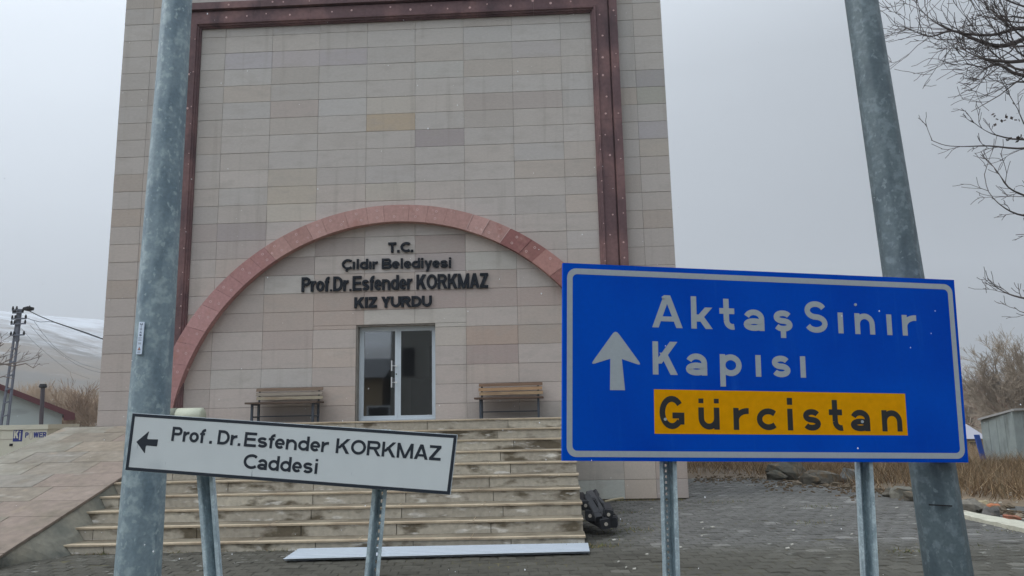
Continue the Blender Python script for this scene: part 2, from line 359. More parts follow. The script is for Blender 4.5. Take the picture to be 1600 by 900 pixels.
pavement = pave.build('pavement', M['sand']); tag(pavement, kind='structure')
# zigzag paver outline
PW, PD = .205, .168
def paver_mesh(name, m):
    zig = .016; w = PW/2-.0035; d = PD/2-.0035
    top = [(-w, -d-zig), (0, -d+zig), (w, -d-zig), (w, d-zig), (0, d+zig), (-w, d-zig)]
    bev = .007; b = MB()
    out_ = [(x, y, -.03) for x, y in top]; mid = [(x, y, -.006) for x, y in top]
    inn = [(x*(1-bev/w), y-math.copysign(bev, y), 0.0) for x, y in top]
    n = 6; b.add(out_+mid+inn, [(i, (i+1) % n, n+(i+1) % n, n+i) for i in range(n)]+[(n+i, n+(i+1) % n, 2*n+(i+1) % n, 2*n+i) for i in range(n)]+[(12, 13, 16, 17), (13, 14, 15, 16)])
    return b.mesh(name, m)
pm = paver_mesh('paver', M['paver'])
cand = []
ang = R(4); ca, sa = math.cos(ang), math.sin(ang)
for i in range(-60, 75):
    for j in range(20, 140):
        u = (i+.5*(j % 2))*PW; v = j*PD; x = u*ca-v*sa+.9; y = u*sa+v*ca-2.2
        if y < 6.6 or x < -9 or x > 11: continue
        if y > pave_edge(x)-.1: continue
        d = Vector((x, y, GZ-EYE)); de = d.dot(fwd); px = 800+F*d.dot(RT)/de; py = 450-F*d.dot(UP)/de
        if px < -90 or px > 1690: continue
        cand.append((y, x, px, py))
def paver_tint(x, y):
    n = math.sin(x*1.3+1.7*math.sin(y*.8))*math.sin(y*1.1+.6*x)
    worn = max(0, min(1, (y-8.9)/.9))*max(0, min(1, (x-.2)/1.2))      # right-hand yard is more worn and lighter
    v = 57+16*worn+4*n+random.gauss(0, 3.2)
    if random.random() < .05*worn+.004: v += random.uniform(8, 30)
    if random.random() < .03: v -= 12
    wt = 1-worn
    return C8(v+1+1*wt, v, v-3-4*wt)
cand.sort(key=lambda c: math.hypot(c[1], c[0]))
vis = [c for c in cand if 0 < c[2] < 1600 and c[3] < 905]
near = set(id(c) for c in vis[:290])
rest_v = []; rest_f = []; rest_c = []
pv = np.array([v.co[:] for v in pm.vertices]); pf = [tuple(p.vertices) for p in pm.polygons]; idx = 0
for c in cand:
    y, x = c[0], c[1]; dz = random.gauss(0, .0022); tx, ty = random.gauss(0, .012), random.gauss(0, .012); col = paver_tint(x, y)
    dx = -.012*smooth(0, 1, random.random())
    if id(c) in near:
        o = link('paver', pm, pavement, (x, y, GZ+dz)); o.rotation_euler = (tx, ty, ang+random.gauss(0, .01)); o.color = col
    else:
        a2 = ang+random.gauss(0, .01); Q = pv.copy(); rx = Q[:, 0]*math.cos(a2)-Q[:, 1]*math.sin(a2)+x; ry = Q[:, 0]*math.sin(a2)+Q[:, 1]*math.cos(a2)+y
        rz = Q[:, 2]+GZ+dz+Q[:, 1]*tx-Q[:, 0]*ty
        rest_v.append(np.stack([rx, ry, rz], 1)); rest_f += [tuple(k+idx for k in f) for f in pf]; rest_c += [col]*len(pf); idx += len(pv)
me = bpy.data.meshes.new('paver_field'); me.from_pydata(np.concatenate(rest_v).tolist(), [], rest_f); me.materials.append(M['paver_attr'])
at = me.attributes.new('tint', 'FLOAT_COLOR', 'FACE'); at.data.foreach_set('color', np.array(rest_c, dtype=np.float32).ravel())
tag(link('paver_field', me, pavement), kind='stuff')

# ------------------------------------------------------------------ the building
bld = thing('dormitory_building', ((XL+XR)/2, Dw, GZ), 'tall stone clad building with maroon frame and pink arch around its entrance', 'building')
DX0, DX1, DZ1 = -3.665, -2.12, 3.418
ZT = Z0+5*DZ; YF = Dw+.022; YB = 24.0
w = MB()
w.box(XL+.004, DX0, YF, YF+.24, 0, ZT-.01); w.box(DX1, XR-.004, YF, YF+.24, 0, ZT-.01); w.box(DX0, DX1, YF, YF+.24, DZ1, ZT-.01); w.box(DX0, DX1, YF, YF+.24, 0, LZ-.004)
w.build('wall', M['joint'], bld)
s = MB(); s.box(XL+.004, XL+.25, YF+.24, YB, 0, ZT-.01); s.box(XR-.25, XR-.004, YF+.24, YB, 0, ZT-.01); s.box(XL+.25, XR-.25, YB-.25, YB, 0, ZT-.01)
s.build('side_wall', M['sidewall'], bld)
rf = MB(); rf.box(XL-.03, XR+.03, Dw-.02, YB+.03, ZT-.01, ZT+.12); rf.build('roof', M['sidewall'], bld)

TILE_SP = [  # (px, py, rgb) for stones that stand out in the photograph
 (611,192,(150,134,112)),(575,192,(150,135,114)),(685,217,(130,122,122)),(460,172,(146,136,130)),(840,158,(142,134,129)),(763,160,(141,133,127)),(762,187,(144,138,132)),
 (377,361,(132,124,124)),(319,361,(138,128,124)),(300,385,(140,132,128)),(380,385,(143,134,130)),(453,414,(136,126,121)),(533,385,(134,124,119)),(690,380,(131,119,114)),(780,435,(141,128,121)),
 (769,523,(145,126,114)),(770,552,(137,121,116)),(844,522,(142,129,119)),(450,531,(145,132,126)),(530,498,(148,133,124)),(452,474,(147,134,125)),(530,474,(142,127,118)),
 (530,448,(150,138,130)),(453,448,(156,152,147)),(450,500,(146,133,125)),(760,462,(141,127,121)),(840,462,(144,129,122)),(690,462,(139,124,119)),(610,470,(150,133,124)),(610,445,(152,140,132)),
 (460,80,(148,142,142)),(385,90,(146,143,146)),(530,82,(143,138,140)),(352,88,(146,141,144)),(660,108,(150,148,143)),(610,162,(156,150,141)),
 (460,300,(152,143,130)),(460,272,(150,142,131)),(460,325,(158,151,140)),(610,300,(152,146,136)),(690,490,(157,152,145)),(610,492,(158,153,146)),(690,420,(136,126,124)),(610,385,(156,150,144)),
 (765,410,(152,150,144)),(1020,118,(126,124,124)),(1022,150,(132,131,122)),(1025,205,(140,136,138)),(1030,240,(146,138,128)),(840,80,(146,142,140)),(690,523,(156,148,140)),
 (350,300,(150,146,142)),(350,470,(146,136,130)),(350,500,(142,131,125)),(420,560,(152,142,136)),(450,590,(154,150,146)),(380,590,(154,149,144)),(770,640,(146,136,130)),(440,640,(140,130,124)),
 (840,640,(150,141,134)),(940,760,(160,163,155)),(1010,720,(164,152,140)),(1000,765,(166,152,138)),(940,720,(156,148,138))]
SPOT = {}
def tile_at(px, py):
    p = onY(px, py, Dw); return math.floor((Z0-p.z)/DZ), p.x
for px, py, c in TILE_SP:
    r_, x_ = tile_at(px, py); SPOT[(r_, x_)] = c
cols = [(XL, -8.105), (-8.105, -7.575), (-7.575, C0)]+[(C0+i, C0+i+1) for i in range(7)]+[(C0+7, 1.40), (1.40, 1.985), (1.985, XR)]
trows = list(range(-5, 28))
def tile_col(row, a, b):
    for (r_, x_), c in SPOT.items():
        if r_ == row and a <= x_ < b:
            q = .72; m_ = (151, 146, 141); return tuple(m_[i]+(c[i]-m_[i])*q for i in range(3))
    t = max(0, min(1, (row-4)/20))
    base = (151+5*t, 147-1*t, 142-2*t); g_ = random.gauss(0, 2.0); wv = random.gauss(0, .7)
    if random.random() < .10: g_ -= 5; wv += 2
    if a < C0-1 or b > 1.5: g_ -= 5
    return (base[0]+g_+wv, base[1]+g_, base[2]+g_-wv)
def tile_mesh_bits(x0, x1, z0, z1, dj):
    c = .003; y0 = Dw+dj; jx, jz = .0018, .0026
    x0 += jx; x1 -= jx; z0 += jz; z1 -= jz
    v = [(x0, YF, z0), (x1, YF, z0), (x1, YF, z1), (x0, YF, z1), (x0, y0+c, z0), (x1, y0+c, z0), (x1, y0+c, z1), (x0, y0+c, z1), (x0+c, y0, z0+c), (x1-c, y0, z0+c), (x1-c, y0, z1-c), (x0+c, y0, z1-c)]
    f = [(0, 1, 5, 4), (1, 2, 6, 5), (2, 3, 7, 6), (3, 0, 4, 7), (4, 5, 9, 8), (5, 6, 10, 9), (6, 7, 11, 10), (7, 4, 8, 11), (8, 9, 10, 11)]
    return v, f
shared = {}; nt_ = 0; rest = MB(); restc = []
for row in trows:
    z1 = Z0-row*DZ; z0 = z1-DZ
    for ci, (a, b) in enumerate(cols):
        pieces = [(a, b, z0, z1)]
        if z0 < DZ1 and z1 > LZ and b > DX0 and a < DX1:   # cut round the door
            pieces = []
            zz = z0
            if z1 > DZ1: pieces.append((a, b, max(z0, DZ1), z1)); zt = DZ1
            else: zt = z1
            if a < DX0: pieces.append((a, DX0, z0, zt))
            if b > DX1: pieces.append((DX1, b, z0, zt))
        for (xa, xb, za, zb) in pieces:
            if zb-za < .03 or xb-xa < .04: continue
            if row == 27: za += .02
            dj = random.gauss(0, .0012); col = C8(*tile_col(row, a, b)) 
            visible = 0 <= row and not (ci == 1) and not (ci == 11) and not (xb < .4 and zb < 1.5 and xa > -8.8)
            v, f = tile_mesh_bits(xa, xb, za, zb, 0)
            if visible and nt_ < 296:
                key = (round(xb-xa, 3), round(zb-za, 3)); cx, cz = (xa+xb)/2, (za+zb)/2
                if key not in shared:
                    t = MB(); t.add([(q[0]-cx, q[1]-Dw, q[2]-cz) for q in v], f); shared[key] = t.mesh('stone_tile', M['tile'])
                o = link('stone_tile', shared[key], bld, (cx, Dw+dj, cz)); o.color = col; nt_ += 1
                o.rotation_euler = (random.gauss(0, .0015), 0, random.gauss(0, .0012))
            else:
                rest.add([(q[0], q[1]+(dj if q[1] < YF else 0), q[2]) for q in v], f); restc += [col]*len(f)
me = rest.mesh('wall_tiles', M['tile_attr'], off=bld.location)
at = me.attributes.new('tint', 'FLOAT_COLOR', 'FACE'); at.data.foreach_set('color', np.array(restc, dtype=np.float32).ravel())
tag(link('wall_tiles', me, bld), kind='stuff')

# maroon moulded frame: profile (u = distance from inner edge, d = depth off wall)
PROF = [(0, .0), (0, .045), (.022, .05), (.03, .085), (.055, .09), (.066, .12), (.105, .125), (.118, .098), (.345, .098), (.352, .05), (.372, .05), (.385, .15), (.535, .15), (.545, .0)]
FXI0, FXI1, FZI = -7.03, 1.115, 9.765
def frame_piece(a, b):      # a, b: functions u -> (x, z)
    m = MB(); n = len(PROF)
    P = [[(f(u)[0], Dw-d, f(u)[1]) for u, d in PROF] for f in (a, b)]
    m.add(P[0]+P[1], [(i, (i+1) % n, n+(i+1) % n, n+i) for i in range(n)]+[tuple(range(n)), tuple(range(n, 2*n))[::-1]])
    o = m.build('frame_stone', M['maroon'], bld); fixnormals(o)
zs = [FZI]; 
while zs[-1] > 1.6: zs.append(max(1.555, zs[-1]-1.18))
g_ = .003
for side, xi, sg in (('l', FXI0, -1), ('r', FXI1, 1)):
    for k, (zt, zb) in enumerate(zip(zs, zs[1:])):
        top = (lambda u, xi=xi, sg=sg: (xi+sg*u, FZI+u)) if k == 0 else (lambda u, z=zt-g_, xi=xi, sg=sg: (xi+sg*u, z))
        frame_piece(top, lambda u, z=zb, xi=xi, sg=sg: (xi+sg*u, z))
xsf = np.linspace(FXI0, FXI1, 8)
for k, (a, b) in enumerate(zip(xsf, xsf[1:])):
    fa = (lambda u: (FXI0-u+g_, FZI+u)) if k == 0 else (lambda u, x=a+g_: (x, FZI+u))
    fb = (lambda u: (FXI1+u-g_, FZI+u)) if k == 6 else (lambda u, x=b: (x, FZI+u))
    frame_piece(fa, fb)
# filled fixing holes
pl = MB()
def disc(m, x, y, z, r, ell=1.0):
    n = 7; m.prism([(x+r*ell*math.cos(2*PI*i/n+.3), y, z+r*math.sin(2*PI*i/n+.3)*random.uniform(.8, 1.2)) for i in range(n)], (0, -.004, 0))
for xi, sg in ((FXI0, -1), (FXI1, 1)):
    z = FZI-.15
    while z > 1.8:
        if random.random() < .8: disc(pl, xi+sg*(.23+random.uniform(-.05, .05)), Dw-.0978, z+random.uniform(-.06, .06), random.uniform(.014, .028))
        if random.random() < .85: disc(pl, xi+sg*(.46+random.uniform(-.02, .02)), Dw-.1498, z+random.uniform(-.15, .15), random.uniform(.012, .02))
        if random.random() < .7: disc(pl, xi+sg*.086, Dw-.1235, z+random.uniform(-.15, .15), random.uniform(.009, .014))
        z -= .42
x = FXI0+.2
while x < FXI1-.1:
    if random.random() < .9: disc(pl, x+random.uniform(-.08, .08), Dw-.0978, FZI+.23+random.uniform(-.05, .05), random.uniform(.014, .028))
    if random.random() < .8: disc(pl, x+random.uniform(-.15, .15), Dw-.1498, FZI+.46+random.uniform(-.02, .02), random.uniform(.013, .022))
    x += .42
tag(pl.build('fixing_plugs', M['plug'], bld), kind='stuff')

# pink arch of cut stones
OC, OR_ = (-2.85, .935), 4.832; IC, IR = (-2.855, 1.052), 4.378
def apt(c, r, t): return (c[0]+r*math.cos(t), c[1]+r*math.sin(t))
t0 = R(7.3); ns = 33; dark = {23, 24, 8, 7, 9}
rings = MB()
YA0, YA1 = Dw-.17, Dw+.001
tA = [R(7.0)+(PI-R(14.0))*(k+(.12*math.sin(k*2.3) if 0 < k < ns else 0))/ns for k in range(ns+1)]
for k in range(ns):
    a, b = tA[k]+.0004, tA[k+1]-.0004; sub = 3
    am = [a+(b-a)*i/sub for i in range(sub+1)]; dj = random.gauss(0, .003)
    O = [apt(OC, OR_, t) for t in am]; I = [apt(IC, IR, t) for t in am]
    m = MB(); n = len(am); y0 = YA0+dj
    m.add([(x, y0, z) for x, z in O]+[(x, y0, z) for x, z in I]+[(x, YA1, z) for x, z in O]+[(x, YA1, z) for x, z in I],
          [(i, i+1, n+i+1, n+i) for i in range(sub)]+[(i, 2*n+i, 2*n+i+1, i+1) for i in range(sub)]+[(n+i, n+i+1, 3*n+i+1, 3*n+i) for i in range(sub)]+[(0, n, 3*n, 2*n), (n-1, 3*n-1, 4*n-1, 2*n-1)])
    o = m.build('arch_stone', M['arch'], bld); fixnormals(o)
    v = random.gauss(0, 3.5); c = (150+v, 118+v, 112+v)
    if k in (9, 7): c = (122, 84, 79)
    if k == 8: c = (146, 108, 101)
    if k == 10: c = (120, 80, 77)
    if k > 22: c = (144+v, 108+v, 106+v)
    o.color = C8(*c)
    for q in range(2):
        tt = a+(b-a)*random.uniform(.25, .75); u = .3 if q else .72
        x = apt(IC, IR, tt)[0]*(1-u)+apt(OC, OR_, tt)[0]*u; z = apt(IC, IR, tt)[1]*(1-u)+apt(OC, OR_, tt)[1]*u
        if random.random() < .8:
            nn = 10; ro, ri = .026, .014; P = []
            for i in range(nn): an = 2*PI*i/nn; P += [(x+ro*math.cos(an), y0-.002, z+ro*math.sin(an)), (x+ri*math.cos(an), y0-.002, z+ri*math.sin(an))]
            rings.add(P, [(2*i, 2*i+1, (2*i+3) % (2*nn), (2*i+2) % (2*nn)) for i in range(nn)])
for k in (11, 12, 13):
    m = MB(); t_ = tA[k]; pi_, po_ = apt(IC, IR, t_), apt(OC, OR_, t_); n_ = Vector((-math.sin(t_), 0, math.cos(t_)))*.006
    P = [Vector((pi_[0], YA0-.006, pi_[1])), Vector((po_[0], YA0-.006, po_[1]))]; m.prism([P[0]-n_, P[1]-n_*1.4, P[1]+n_, P[0]+n_*.7], (0, .006, 0)); fixnormals(m.build('mortar_line', M['plug'], bld))
tag(rings.build('fixing_rings', M['plug'], bld), kind='stuff')

# raised letters over the door
def wall_line(text, pL, pR, capz, t):
    a = onY(*pL, Dw); b = onY(*pR, Dw)
    o0 = Vector((0, Dw, 0)); zb = a.z; zs_ = (b.z-a.z)
    for g, x, w_ in layout(text, a.x, b.x, capz, t, 14):
        m = MB(); put_glyph(m, g, x, zb+zs_*(x-a.x)/(b.x-a.x), w_, capz, t, o0, Vector((1, 0, 0)), Vector((0, 0, 1)), Vector((0, -1, 0)), depth=.035, X=.735)
        fixnormals(m.build('letter', M['letter'], bld))
wall_line('T.C.', (607, 395.2), (646, 394.2), .205, .048)
wall_line('Çıldır Belediyesi', (534.5, 421.5), (705, 418.5), .205, .042)
wall_line('Prof.Dr.Esfender KORKMAZ', (471.5, 456.5), (763, 449.8), .292, .052)
wall_line('KIZ YURDU', (554, 481.8), (675, 479.2), .215, .052)

# entrance door
YD = Dw+.17
dr = MB(); fw = .055
def ring(m, x0, x1, z0, z1, w_, y0, y1, wb=None):
    wb = wb or w_
    m.box(x0, x0+w_, y0, y1, z0, z1); m.box(x1-w_, x1, y0, y1, z0, z1); m.box(x0+w_, x1-w_, y0, y1, z1-w_, z1); m.box(x0+w_, x1-w_, y0, y1, z0, z0+wb)
ring(dr, DX0+.03, DX1-.005, LZ, DZ1-.03, .03, YD, YD+.07)
door = dr.build('door', M['aluminium'], bld)
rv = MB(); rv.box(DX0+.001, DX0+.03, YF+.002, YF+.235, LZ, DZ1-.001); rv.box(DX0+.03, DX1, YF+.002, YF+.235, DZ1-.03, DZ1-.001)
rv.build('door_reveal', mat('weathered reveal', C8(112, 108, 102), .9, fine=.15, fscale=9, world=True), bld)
xm = (DX0+.06+DX1-.035)/2
def mkglass():
    m = bpy.data.materials.new('door glass'); m.use_nodes = True; N = m.node_tree.nodes; L = m.node_tree.links
    N.remove(N['Principled BSDF']); o = N['Material Output']; mxs = N.new('ShaderNodeMixShader'); fr = N.new('ShaderNodeFresnel'); fr.inputs[0].default_value = 1.75
    g1 = N.new('ShaderNodeBsdfGlossy'); g1.inputs['Roughness'].default_value = .03; g1.inputs['Color'].default_value = (.9, .93, .96, 1)
    tr = N.new('ShaderNodeBsdfTransparent'); tr.inputs[0].default_value = (.62, .64, .64, 1)
    fa = N.new('ShaderNodeMath'); fa.operation = 'MULTIPLY_ADD'; fa.inputs[1].default_value = 1.0; fa.inputs[2].default_value = .17; L.new(fr.outputs[0], fa.inputs[0])
    L.new(fa.outputs[0], mxs.inputs[0]); L.new(tr.outputs[0], mxs.inputs[1]); L.new(g1.outputs[0], mxs.inputs[2]); L.new(mxs.outputs[0], o.inputs[0]); return m
GL = mkglass()
for x0, x1 in ((DX0+.061, xm-.002), (xm+.002, DX1-.036)):
    m = MB(); ring(m, x0, x1, LZ+.03, DZ1-.061, fw, YD+.012, YD+.06, .06); m.build('leaf_frame', M['aluminium'], door)
    gm = MB(); gm.box(x0+fw-.004, x1-fw+.004, YD+.03, YD+.038, LZ+.085, DZ1-.061-fw+.004); gl = gm.build('glass_pane', GL, door)
ho = MB()
for zc in (2.30, 2.62):
    x = xm-.03; ho = MB(); ho.tube([(x-.075, YD-.07, zc-.1), (x-.075, YD-.07, zc+.1)], .013, 10); ho.tube([(x, YD+.012, zc), (x-.075, YD-.07, zc)], .009, 8); ho.tube([(x, YD+.012, zc), (x, YD-.01, zc)], .018, 10)
    ho.build('handle', M['handle'], door)
lk = MB(); lk.tube([(xm-.03, YD+.012, 2.46), (xm-.03, YD, 2.46)], .014, 8); lk.build('lock', M['black'], door)
rm = MB(); rm.box(-4.6, -1.2, YF+4.5, YF+4.6, LZ-.1, 4.2); rm.box(-4.7, -4.6, YF+.24, YF+4.5, LZ-.1, 4.2); rm.box(-1.2, -1.1, YF+.24, YF+4.5, LZ-.1, 4.2)
rm.box(-4.6, -1.2, YF+.24, YF+4.5, LZ-.12, LZ-.004); rm.box(-4.6, -1.2, YF+.24, YF+4.5, 4.2, 4.3)
rm.build('entrance_hall', M['dark'], bld)
bd = MB(); bd.box(-2.68, -2.2, YF+2.9, YF+3.0, 2.35, 3.25); bd.build('notice_board', M['black'], bld)
ct = MB(); ct.box(-2.95, -1.6, YF+2.0, YF+2.5, LZ, 2.45); ct.build('counter', M['black'], bld)

# ------------------------------------------------------------------ entrance steps
SK = .026
st = thing('entrance_steps', (-2.9, D0, GZ), 'wide weathered stone steps rising to the entrance landing', 'steps')
SX0, SX1 = -6.24, .42
def yk(x, k): return D0+T_*(k-1)+SK*x
core = MB()
for k in range(1, 11):
    z = R_*k-.025; x1 = SX1+.0 if k < 10 else SX1+.02
    yb = 14.46
    core.prism([(SX0, yk(SX0, k)+.042, GZ-.05), (x1-.01, yk(x1, k)+.042, GZ-.05), (x1-.01, yb-.001*k, GZ-.05), (SX0, yb-.001*k, GZ-.05)], (0, 0, z-GZ+.05-.002*0))
core.build('core', M['concrete'], st)
def slab(name, m, x0, x1, k, yo0, yo1, z0, z1, c=None, g=.002, lip=0):
    mb = MB(); x0 += g; x1 -= g
    e = .004
    b = [(x0, yk(x0, k)+yo0), (x1, yk(x1, k)+yo0), (x1, yk(x1, k)+yo1), (x0, yk(x0, k)+yo1)]
    V0 = [(x, y, z0) for x, y in b]; V1 = [(x, y, z1-e) for x, y in b]
    V2 = [(x0+e, b[0][1]+e, z1), (x1-e, b[1][1]+e, z1), (x1-e, b[2][1], z1), (x0+e, b[3][1], z1)]
    mb.add(V0+V1+V2, [(3, 2, 1, 0)]+[(i, (i+1) % 4, 4+(i+1) % 4, 4+i) for i in range(4)]+[(4+i, 4+(i+1) % 4, 8+(i+1) % 4, 8+i) for i in range(4)]+[(8, 9, 10, 11)])
    if lip:      # worn clean nosing in front, trodden dirt behind
        l_ = lip+random.uniform(-.015, .02); n0 = len(mb.v); mb.v += [(x0+e, b[0][1]+l_, z1), (x1-e, b[1][1]+l_+random.uniform(-.01, .01), z1)]; mb.f[-1] = (8, 9, n0+1, n0); mb.cur = 1; mb.f.append((n0, n0+1, 10, 11)); mb.mi.append(1); mb.cur = 0
        m = [m, M['tread_dirt']]
    o = mb.build(name, m, st)
    if c: o.color = C8(*c)
    return o
for k in range(1, 11):
    z = R_*k
    x = SX1+(.03 if k == 5 else random.uniform(-.008, .012)); first = True
    while x > SX0+.02:
        wd = random.choice([1.22, 1.28, 1.34, 1.2]) if not first else random.uniform(.9, 1.34)
        if x-wd < SX0+.3: wd = x-SX0
        v = random.gauss(0, 6)
        slab('riser_slab', M['riser'], x-wd, min(x, SX1), k, .018+random.gauss(0, .0015), .05, max(GZ-.03, z-R_+.0005), z-.024, (150+v, 143+v, 130+v*.9), g=.005)
        x -= wd; first = False
    x = SX1+random.uniform(.0, .02)
    while x > SX0+.02:
        wd = random.choice([1.3, 1.4, 1.5, 1.15])
        if x-wd < SX0+.3: wd = x-SX0
        dep = T_+.05 if k < 10 else 14.455-yk(x, 10)-.001
        slab('tread_slab', M['tread'], x-wd, x, k, random.gauss(0, .002), min(dep, T_+.044) if k < 10 else .38, z-.024, z, lip=.085)
        x -= wd
lp = MB()   # landing paving behind the last tread
x = SX0
k = 0
while x < SX1-.05:
    x2 = min(SX1, x+.62)
    for j in range(2):
        lp = MB(); ya = yk(x, 10)+.384+j*.5; yb = min(14.455, ya+.496)
        lp.box(x+.002, x2-.002, ya+.002, yb, LZ-.03, LZ-.001*random.random()); o = lp.build('paving_slab', M['ramp'], st); v = random.gauss(0, 5); o.color = C8(134+v, 124+v, 113+v)
    x = x2

# ------------------------------------------------------------------ access ramp
rp = thing('access_ramp', (-7.5, 10.8, GZ), 'broad sloping stone paved ramp with rough grey side wall left of the steps', 'ramp')
RX0, RX1 = -8.74, -6.2; RS = .284
def rz(y): return min(LZ, .216+RS*(y-8.75))
YT = 8.75+(LZ-.216)/RS
YR0 = 8.75+(GZ-.216)/RS
c = MB()
def rprism(x0, x1, off): return [(x0, YR0-.0, GZ-.1), (x0, 14.46, GZ-.1), (x0, 14.46, LZ-off), (x0, YT, LZ-off), (x0, YR0+.0, GZ-off)]
c.prism(rprism(RX0, RX1, .032), (RX1-RX0-.006, 0, 0)); fixnormals(c.build('side_wall', M['concrete'], rp))
hn = MB(); nn_ = 26; V = []
for i in range(nn_+1):           # rough battered foot of the side wall, swelling where it meets the lowest steps
    yy = YR0+.05+(12.0-YR0)*i/nn_
    xf = -6.19+.33*smooth(8.8, 9.45, yy)+random.gauss(0, .012); zt_ = rz(yy)-.045
    xt_ = RX1-.005; zm = GZ+(zt_-GZ)*.5
    V += [(xt_, yy, zt_), ((xt_+xf)/2+random.gauss(.01, .01), yy, zm), (xf, yy+random.gauss(0, .01), GZ-.03)]
hn.add(V, [q for i in range(nn_) for q in ((3*i, 3*i+3, 3*i+4, 3*i+1), (3*i+1, 3*i+4, 3*i+5, 3*i+2))])
hn.build('wall_foot', M['concrete'], rp)
y = YR0+.02; j = 0
slope = Vector((0, 1, RS)).normalized()
while y < 14.44:
    y2 = min(y+.50, YT) if y < YT-.01 else min(14.44, y+.5)
    if YT-.15 < y2 < YT: y2 = YT
    x = RX0 + (0 if j % 2 else -.0); first = True
    while x < RX1-.01:
        wd = (.46 if (first and j % 2) else .93)*random.uniform(.94, 1.06)
        if x+wd > RX1-.25: wd = RX1+.012-x
        m = MB(); a, b = x+.005, x+wd-.005; ya, yb = y+.005, y2-.005; h = random.gauss(0, .002); th = .032
        za, zb = rz(ya)+h, rz(yb)+h
        m.add([(a, ya, za-th), (b, ya, za-th), (b, yb, zb-th), (a, yb, zb-th), (a, ya, za), (b, ya, za), (b, yb, zb), (a, yb, zb)],
              [(3, 2, 1, 0), (4, 5, 6, 7), (0, 1, 5, 4), (1, 2, 6, 5), (2, 3, 7, 6), (3, 0, 4, 7)])
        o = m.build('paving_slab', M['ramp'], rp); v = random.gauss(0, 5); wv = random.gauss(0, 3)
        v *= .6; cc = (110+v+wv*.5, 102+v, 91+v-wv*.5)
        if x+wd > RX1-.1: cc = (113+v, 101+v, 92+v)
        if x < RX0+.1: cc = (114+v, 110+v, 100+v)
        o.color = C8(*cc); x += wd; first = False
    y = y2; j += 1

# ------------------------------------------------------------------ benches on the landing
M['slat'] = mat('weathered bench slat', (1, 1, 1, 1), .8, objcol=True, fine=.16, fscale=9, stretch=(.6, 6, 6), stain=C8(92, 72, 56), sscale=3, srange=(.55, .7), sstretch=(.5, 3, 3), bump=.2)
M['benchmetal'] = mat('dark painted bench steel', C8(52, 58, 66), .5, fine=.1)
M['carve'] = mat('dark carved lettering', C8(92, 76, 62), .9)
def bench(x0, x1, label, cols_):
    b = thing('bench', ((x0+x1)/2, 14.2, LZ), label, 'bench', 'wooden benches on the entrance landing')
    yb = 14.40
    for i, (z0, z1, dy) in enumerate(((2.172, 2.226, .0), (2.090, 2.146, -.02), (2.010, 2.064, -.04))):
        m = MB(); a, c = x0+.05+.008*i, x1-.0+.004*i
        m.obox(((a+c)/2+random.gauss(0, .006), yb+dy-.03, (z0+z1)/2), ((c-a)/2, 0, random.gauss(0, .003)), (0, .014, .004), (0, .01, (z1-z0)/2))
        o = m.build('back_slat', M['slat'], b); o.color = C8(*cols_[i])
        if i == 1:
            lt = MB(); org = Vector((0, yb+dy-.0448, 0))
            for g, x, w_ in layout('SARIKAMIŞ BELEDİYESİ', x0+.30, x1-.28, .036, .008):
                put_glyph(lt, g, x, z0+.014, w_, .036, .0075, org, Vector((1, 0, 0)), Vector((0, .25, 1)).normalized(), Vector((0, -1, 0)), X=.72)
            lt.build('lettering', M['carve'], o)
    for i in range(5):
        m = MB(); y = 13.93+i*.092
        m.box(x0, x1+.005*i, y, y+.086, 1.925, 1.958); o = m.build('seat_slat', M['slat'], b); o.color = C8(*cols_[3])
    for x in (x0+.09, x1-.10):
        m = MB()
        for y in (14.02, 14.35): m.box(x, x+.04, y-.02, y+.02, LZ, 1.90)
        m.box(x+.001, x+.039, 13.999, 14.37, 1.90, 1.925); m.box(x+.002, x+.038, 14.04, 14.33, LZ+.10, LZ+.125)
        m.obox((x+.02, 14.375, 2.06), (.018, 0, 0), (0, .006, 0), (0, .012, .14)); m.build('leg_frame', M['benchmetal'], b)
    m = MB(); m.box(x0+.131, x1-.101, 14.34, 14.36, LZ+.11, LZ+.13); m.build('stretcher', M['benchmetal'], b)
bench(-5.60, -4.26, 'grey wooden slatted bench with carved lettering left of the glass door', [(92, 78, 66), (108, 100, 90), (114, 106, 90), (72, 60, 52)])
bench(-1.33, -.075, 'warm brown wooden slatted bench with carved lettering right of the glass door', [(90, 70, 55), (124, 98, 72), (118, 98, 74), (76, 60, 50)])

# cream drum lying on the landing
a = onY(262, 648, 13.9); b = onY(318, 649, 13.9); dz_ = LZ+.155
dm = thing('rolled_drum', (a.x, 13.9, LZ), 'cream cylindrical drum lying on the landing between lamp post and left bench', 'drum')
m = MB(); m.tube([(a.x+.2, 13.9, dz_), (b.x-.03, 13.9, dz_), (b.x, 13.9, dz_)], [.15, .15, .12], 20); m.build('drum_body', mat('cream plastic', C8(158, 162, 146), .6, fine=.06), dm, True)
m = MB(); m.tube([(a.x-.05, 13.9, dz_), (a.x+.2, 13.9, dz_)], .153, 20); m.build('drum_cap', mat('grey green cap', C8(112, 116, 104), .7), dm, True)

# ------------------------------------------------------------------ galvanised steel
def galv(name, base, light, dark, rough=.48, sc=1.0):
    m = mat(name, base, rough, metal=.12, var=light, vscale=17*sc, vmix=(.5, .62), fine=.12, fscale=60*sc, stain=dark, sscale=9*sc, srange=(.5, .62), sstretch=(1, 1, .4),
            stain2=light, s2scale=34*sc, s2range=(.6, .66), s2stretch=(1, 1, .7), bump=.05)
    return m
M['pole'] = galv('galvanised lamp post steel', C8(110, 125, 132), C8(132, 146, 150), C8(94, 110, 119))
M['pole2'] = galv('galvanised lamp post steel dull', C8(80, 92, 97), C8(98, 110, 115), C8(70, 82, 88))
M['post'] = galv('galvanised sign post steel', C8(150, 164, 170), C8(168, 182, 186), C8(128, 143, 150), .4, 2.5)

